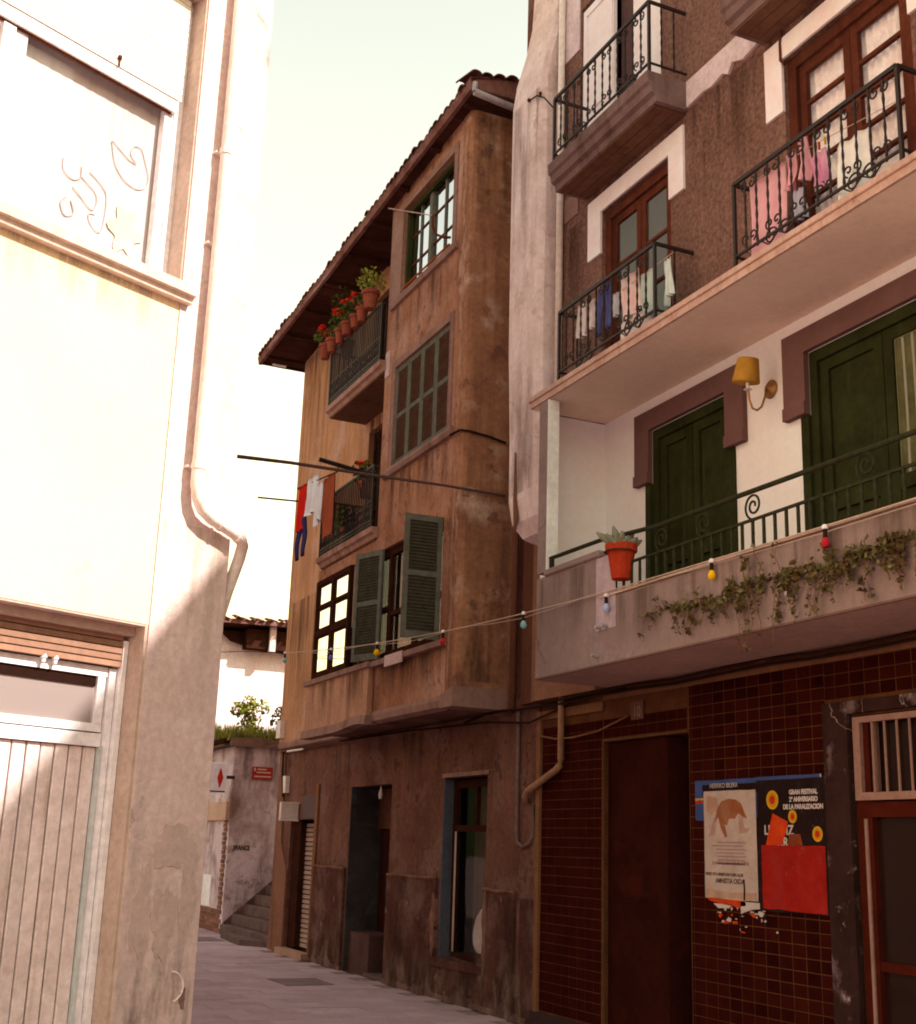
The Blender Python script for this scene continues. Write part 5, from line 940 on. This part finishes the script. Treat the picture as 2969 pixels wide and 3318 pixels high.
pk_ = thing('poster', 'black festival poster with yellow and red suns', 'poster', (6.03, 7.45, 1.7)); sheet(BLKP, 7.06, 7.83, 1.24, 2.165, PX+.001, parent=pk_, seed=4)
for (yc, zc, r1) in ((7.65, 2.02, .068), (7.43, 1.90, .046), (7.17, 1.78, .052)):
    sn = None
    for rr, mm, q in ((1, YEL, 0), (.78, mat('amber_print', (.52, .24, .015), bump=0), 1), (.47, REDI, 2)):
        MB().prism([(yc+r1*rr*math.cos(a), zc+r1*rr*math.sin(a)) for a in [2*math.pi*k/28 for k in range(28)]], 'x', PX-.0004-.0006*q, PX+.0005).build('printed_sun', mm, pk_)
for body, sz, y, z, sx in (('GRAN FESTIVAL', .046, 7.46, 2.055, .93), ('2º ANIVERSARIO', .046, 7.46, 2.005, .90), ('DE LA PARALIZACION', .046, 7.53, 1.953, .93), ('LEMOIZ', .095, 7.755, 1.775, 1.0), ('GERRA', .095, 7.72, 1.690, 1.0)): lettering('lettering', body, sz, (PX+.0003, y, z), WHI, pk_, sx=sx, bold=.0022)
pw_ = thing('poster', 'white amnesty poster with brown hunched figure drawing', 'poster', (6.03, 8.17, 1.7)); sheet(BLKP, 7.80, 8.52, 2.08, 2.15, PX+.002, 'dark_header', pw_, seed=6); sheet(WHP, 7.845, 8.50, 1.30, 2.10, PX, parent=pw_, seed=5)
BR = paper('brown_ink_wash', (.24, .075, .03), (.32, .15, .08)); FL = paper('flesh_ink', (.40, .25, .20), (.33, .2, .17)); PKI = paper('faint_pink_print', (.36, .23, .21)); OR_ = paper('orange_wash', (.38, .22, .14), (.44, .30, .22))
def blot(pts, m, X, nm='drawing'): MB().prism(pts, 'x', X, X+.0008).build(nm, m, pw_)
blot([(8.46, 2.07), (8.33, 2.05), (8.30, 1.97), (8.40, 1.92), (8.47, 1.95)], OR_, PX-.0008)
blot([(8.36, 1.86), (8.33, 1.96), (8.27, 2.02), (8.18, 2.04), (8.08, 2.03), (8.02, 2.0), (7.98, 1.93), (7.95, 1.89), (8.0, 1.90), (8.06, 1.93), (8.10, 1.89), (8.18, 1.89), (8.20, 1.84), (8.24, 1.85), (8.27, 1.88), (8.32, 1.9)], BR, PX-.0014)
blot([(8.31, 1.9), (8.26, 1.92), (8.2, 1.76), (8.23, 1.75), (8.28, 1.82)], BR, PX-.002); blot([(8.37, 1.9), (8.33, 1.9), (8.36, 1.77), (8.44, 1.76), (8.42, 1.79)], FL, PX-.0012); blot([(8.06, 1.92), (8.01, 1.9), (7.99, 1.82), (7.92, 1.82), (7.95, 1.79), (8.05, 1.78)], FL, PX-.0012)
rg = random.Random(9)
for k in range(7): blot([(8.40-rg.uniform(0, .1), 1.72-.026*k), (7.95+rg.uniform(0, .08), 1.72-.026*k), (7.95+rg.uniform(0, .08), 1.709-.026*k), (8.40-rg.uniform(0, .1), 1.709-.026*k)], PKI, PX-.0009, 'faint_lines')
for body, sz, y, z, sx, m in (('PRESO ETA ERREFUXIATUEN ALDE', .030, 8.49, 1.468, 1.02, mat('dark_print', (.07, .04, .035), bump=0)), ('AMNISTIA OSOA', .05, 8.36, 1.415, .95, MATS['dark_print'])): lettering('lettering', body, sz, (PX-.0006, y, z), m, pw_, sx=sx, bold=.0012)
yq = 8.40
while yq > 7.95:
    wq = rg.uniform(.018, .04); blot([(yq, 1.575), (yq-wq, 1.577), (yq-wq, 1.548), (yq, 1.546)], PKI, PX-.0009, 'faint_print'); yq -= wq+.012
blot([(8.49, 1.37), (8.2, 1.35), (7.86, 1.36), (7.86, 1.305), (8.48, 1.305)], OR_, PX-.0007, 'burnt_edge'); blot([(8.02, 1.45), (8.0, 1.45), (7.995, 1.38), (8.0, 1.3), (8.02, 1.3), (8.015, 1.38)], BLKP, PX-.001, 'tear')
pr_ = thing('paper_sheet', 'large plain red paper pasted over the black festival poster', 'poster', (6.03, 7.45, 1.5)); REDP = paper('red_paper', (.30, .018, .012), (.25, .012, .009)); sheet(REDP, 7.095, 7.79, 1.255, 1.70, PX-.002, parent=pr_, seed=8, wob=.006)
po_ = thing('paper_strip', 'torn orange paper strip stuck across the festival poster', 'poster', (6.03, 7.6, 1.8)); ORP = paper('orange_paper', (.55, .06, .01), (.42, .03, .008)); MB().prism([(7.65, 1.925), (7.48, 1.865), (7.50, 1.80), (7.56, 1.70), (7.735, 1.70), (7.70, 1.80)], 'x', PX-.0022, PX-.0012).build('strip', ORP, po_); MB().prism([(7.47, 1.78), (7.35, 1.78), (7.33, 1.70), (7.49, 1.70)], 'x', PX-.0022, PX-.0012).build('strip', paper('brown_paper', (.22, .05, .02)), po_)
tp = thing('torn_paper', 'tattered white and orange paper scraps below the posters', 'paper', (6.03, 8.1, 1.2)); rg = random.Random(12)
for k in range(30):
    y = rg.gauss(8.08, .2); z = 1.255-abs(rg.gauss(0, .075)); w_ = rg.uniform(.006, .05); h = rg.uniform(.005, .022)
    MB().prism([(y+w_*math.cos(a)*rg.uniform(.5, 1), z+h*math.sin(a)*rg.uniform(.15, 1.2)) for a in [2*math.pi*i/9 for i in range(9)]], 'x', PX+.004-.0003*k*.1, PX+.0052).build('scrap', [WHI, WHI, ORP][k % 3], tp)
for pts, m in (([(8.48, 1.30), (8.2, 1.30), (8.0, 1.30), (8.0, 1.26), (8.12, 1.25), (8.3, 1.262), (8.45, 1.28)], ORP), ([(8.40, 1.262), (8.16, 1.262), (8.2, 1.235), (8.34, 1.23)], WHI), ([(8.06, 1.29), (7.80, 1.29), (7.80, 1.25), (7.92, 1.24), (8.02, 1.215), (8.06, 1.2)], WHI)): MB().prism(pts, 'x', PX+.003, PX+.0045).build('scrap', m, tp)

# ------------------------------------------------------------------ rain and damp stains: thin skins on the plaster, each with its own shape
def stain_mat(name, col, up, sc=(6, 6, .5)):
    if name in MATS: return MATS[name]
    m = bpy.data.materials.new(name); m.use_nodes = True; MATS[name] = m; t = m.node_tree; t.nodes.clear(); N = t.nodes.new; L = t.links.new
    o = N('ShaderNodeOutputMaterial'); d = N('ShaderNodeBsdfDiffuse'); d.inputs[0].default_value = (*col, 1); tr = N('ShaderNodeBsdfTransparent'); mx = N('ShaderNodeMixShader')
    tc = N('ShaderNodeTexCoord'); mp = N('ShaderNodeMapping'); mp.inputs['Scale'].default_value = sc; L(tc.outputs['Object'], mp.inputs[0])
    nz = N('ShaderNodeTexNoise'); nz.inputs['Scale'].default_value = 1; nz.inputs['Detail'].default_value = 7; nz.inputs['Roughness'].default_value = .66; L(mp.outputs[0], nz.inputs['Vector'])
    sp = N('ShaderNodeSeparateXYZ'); L(tc.outputs['Generated'], sp.inputs[0])
    def mr(src, a, b, c, d_):
        q = N('ShaderNodeMapRange'); q.interpolation_type = 'SMOOTHSTEP'; q.inputs[1].default_value = a; q.inputs[2].default_value = b; q.inputs[3].default_value = c; q.inputs[4].default_value = d_; L(src, q.inputs[0]); return q.outputs[0]
    def mul(a, b): q = N('ShaderNodeMath'); q.operation = 'MULTIPLY'; L(a, q.inputs[0]); L(b, q.inputs[1]); return q.outputs[0]
    fade = mr(sp.outputs[2], 0, 1, 1, 0) if up else mr(sp.outputs[2], 0, 1, 0, 1)
    al = sp.outputs[1] if sc[0] != 6.01 else sp.outputs[0]
    ends = mul(mr(al, 0, .08, 0, 1), mr(al, .92, 1, 1, 0))
    f = mul(mul(mr(nz.outputs['Fac'], .42, .68, 0, .6), fade), ends); L(f, mx.inputs[0]); L(tr.outputs[0], mx.inputs[1]); L(d.outputs[0], mx.inputs[2]); L(mx.outputs[0], o.inputs[0]); return m
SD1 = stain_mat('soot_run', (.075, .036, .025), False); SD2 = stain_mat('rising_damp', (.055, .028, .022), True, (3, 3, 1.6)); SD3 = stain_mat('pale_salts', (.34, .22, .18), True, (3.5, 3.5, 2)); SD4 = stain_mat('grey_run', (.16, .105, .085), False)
SD5 = stain_mat('tan_run', (.58, .48, .38), False, (6.01, 6, .5)); SD6 = stain_mat('grey_damp', (.26, .19, .16), True, (6.01, 4, 1.5))
def stx(par, m, X, y0, y1, z0, z1): MB().add([(X, y0, z0), (X, y1, z0), (X, y1, z1), (X, y0, z1)], [(0, 1, 2, 3)]).build('damp_stain', m, par)
def sty(par, m, Y, x0, x1, z0, z1): MB().add([(x0, Y, z0), (x1, Y, z0), (x1, Y, z1), (x0, Y, z1)], [(0, 1, 2, 3)]).build('damp_stain', m, par)
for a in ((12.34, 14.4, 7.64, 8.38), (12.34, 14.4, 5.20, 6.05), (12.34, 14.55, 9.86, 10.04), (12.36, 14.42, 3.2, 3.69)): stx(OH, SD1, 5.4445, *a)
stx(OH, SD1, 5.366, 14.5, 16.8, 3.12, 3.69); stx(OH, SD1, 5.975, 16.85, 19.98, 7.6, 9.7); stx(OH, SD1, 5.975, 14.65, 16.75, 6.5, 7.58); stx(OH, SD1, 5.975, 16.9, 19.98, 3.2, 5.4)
stx(OH, SD2, 6.0005, 11.45, 15.16, 0, 1.0); stx(OH, SD2, 6.0, 16.74, 18.05, 0, .9); stx(OH, SD3, 5.998, 12.5, 15.1, 0, .55); stx(OH, SD3, 5.9985, 11.45, 12.6, 0, .8); stx(OH, SD3, 5.998, 16.74, 17.9, 0, .6)
stx(OH, SD1, 6.046, 13.65, 15.15, 2.2, 2.98); stx(OH, SD1, 6.046, 16.75, 18.0, 2.0, 2.98)
MB().add([(5.5, 12.026, 8.0), (6.05, 12.026, 8.0), (6.05, 12.026, 10.0), (5.5, 12.026, 10.0)], [(0, 1, 2, 3)]).build('damp_stain', stain_mat('soot_run_side', (.075, .036, .025), False, (6.01, 6, .5)), OH); MB().add([(5.5, 12.026, 3.3), (6.05, 12.026, 3.3), (6.05, 12.026, 5.3), (5.5, 12.026, 5.3)], [(0, 1, 2, 3)]).build('damp_stain', stain_mat('damp_side', (.085, .042, .03), True, (6.01, 6, .9)), OH)
for a in ((4.5, 8.7, 3.08, 3.58), (8.8, 9.8, 3.1, 3.93)): stx(BH, SD4, 5.2155, *a)
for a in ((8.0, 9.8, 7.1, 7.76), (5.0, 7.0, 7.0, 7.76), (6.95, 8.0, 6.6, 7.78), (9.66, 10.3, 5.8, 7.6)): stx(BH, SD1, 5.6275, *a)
stx(BH, SD4, 5.452, 10.4, 11.0, 6.8, 9.4); stx(BH, stain_mat('brown_damp', (.20, .12, .085), True, (5, 5, .8)), 5.450, 10.4, 10.95, 5.0, 7.2)
sty(CH, SD5, -.003, -3.5, -.62, 4.75, 5.09); sty(CH, SD6, -.0095, -.6, -.015, 0, 1.9); sty(CH, SD5, -.0095, -.6, -.015, 2.2, 3.6)
sty(RW, stain_mat('mould', (.09, .055, .042), False, (6.01, 3, .8)), 23.296, 6.13, 8.5, 2.3, 3.3); sty(RW, stain_mat('mould_up', (.11, .065, .05), True, (6.01, 3, .9)), 23.296, 6.13, 8.5, .0, 1.5)
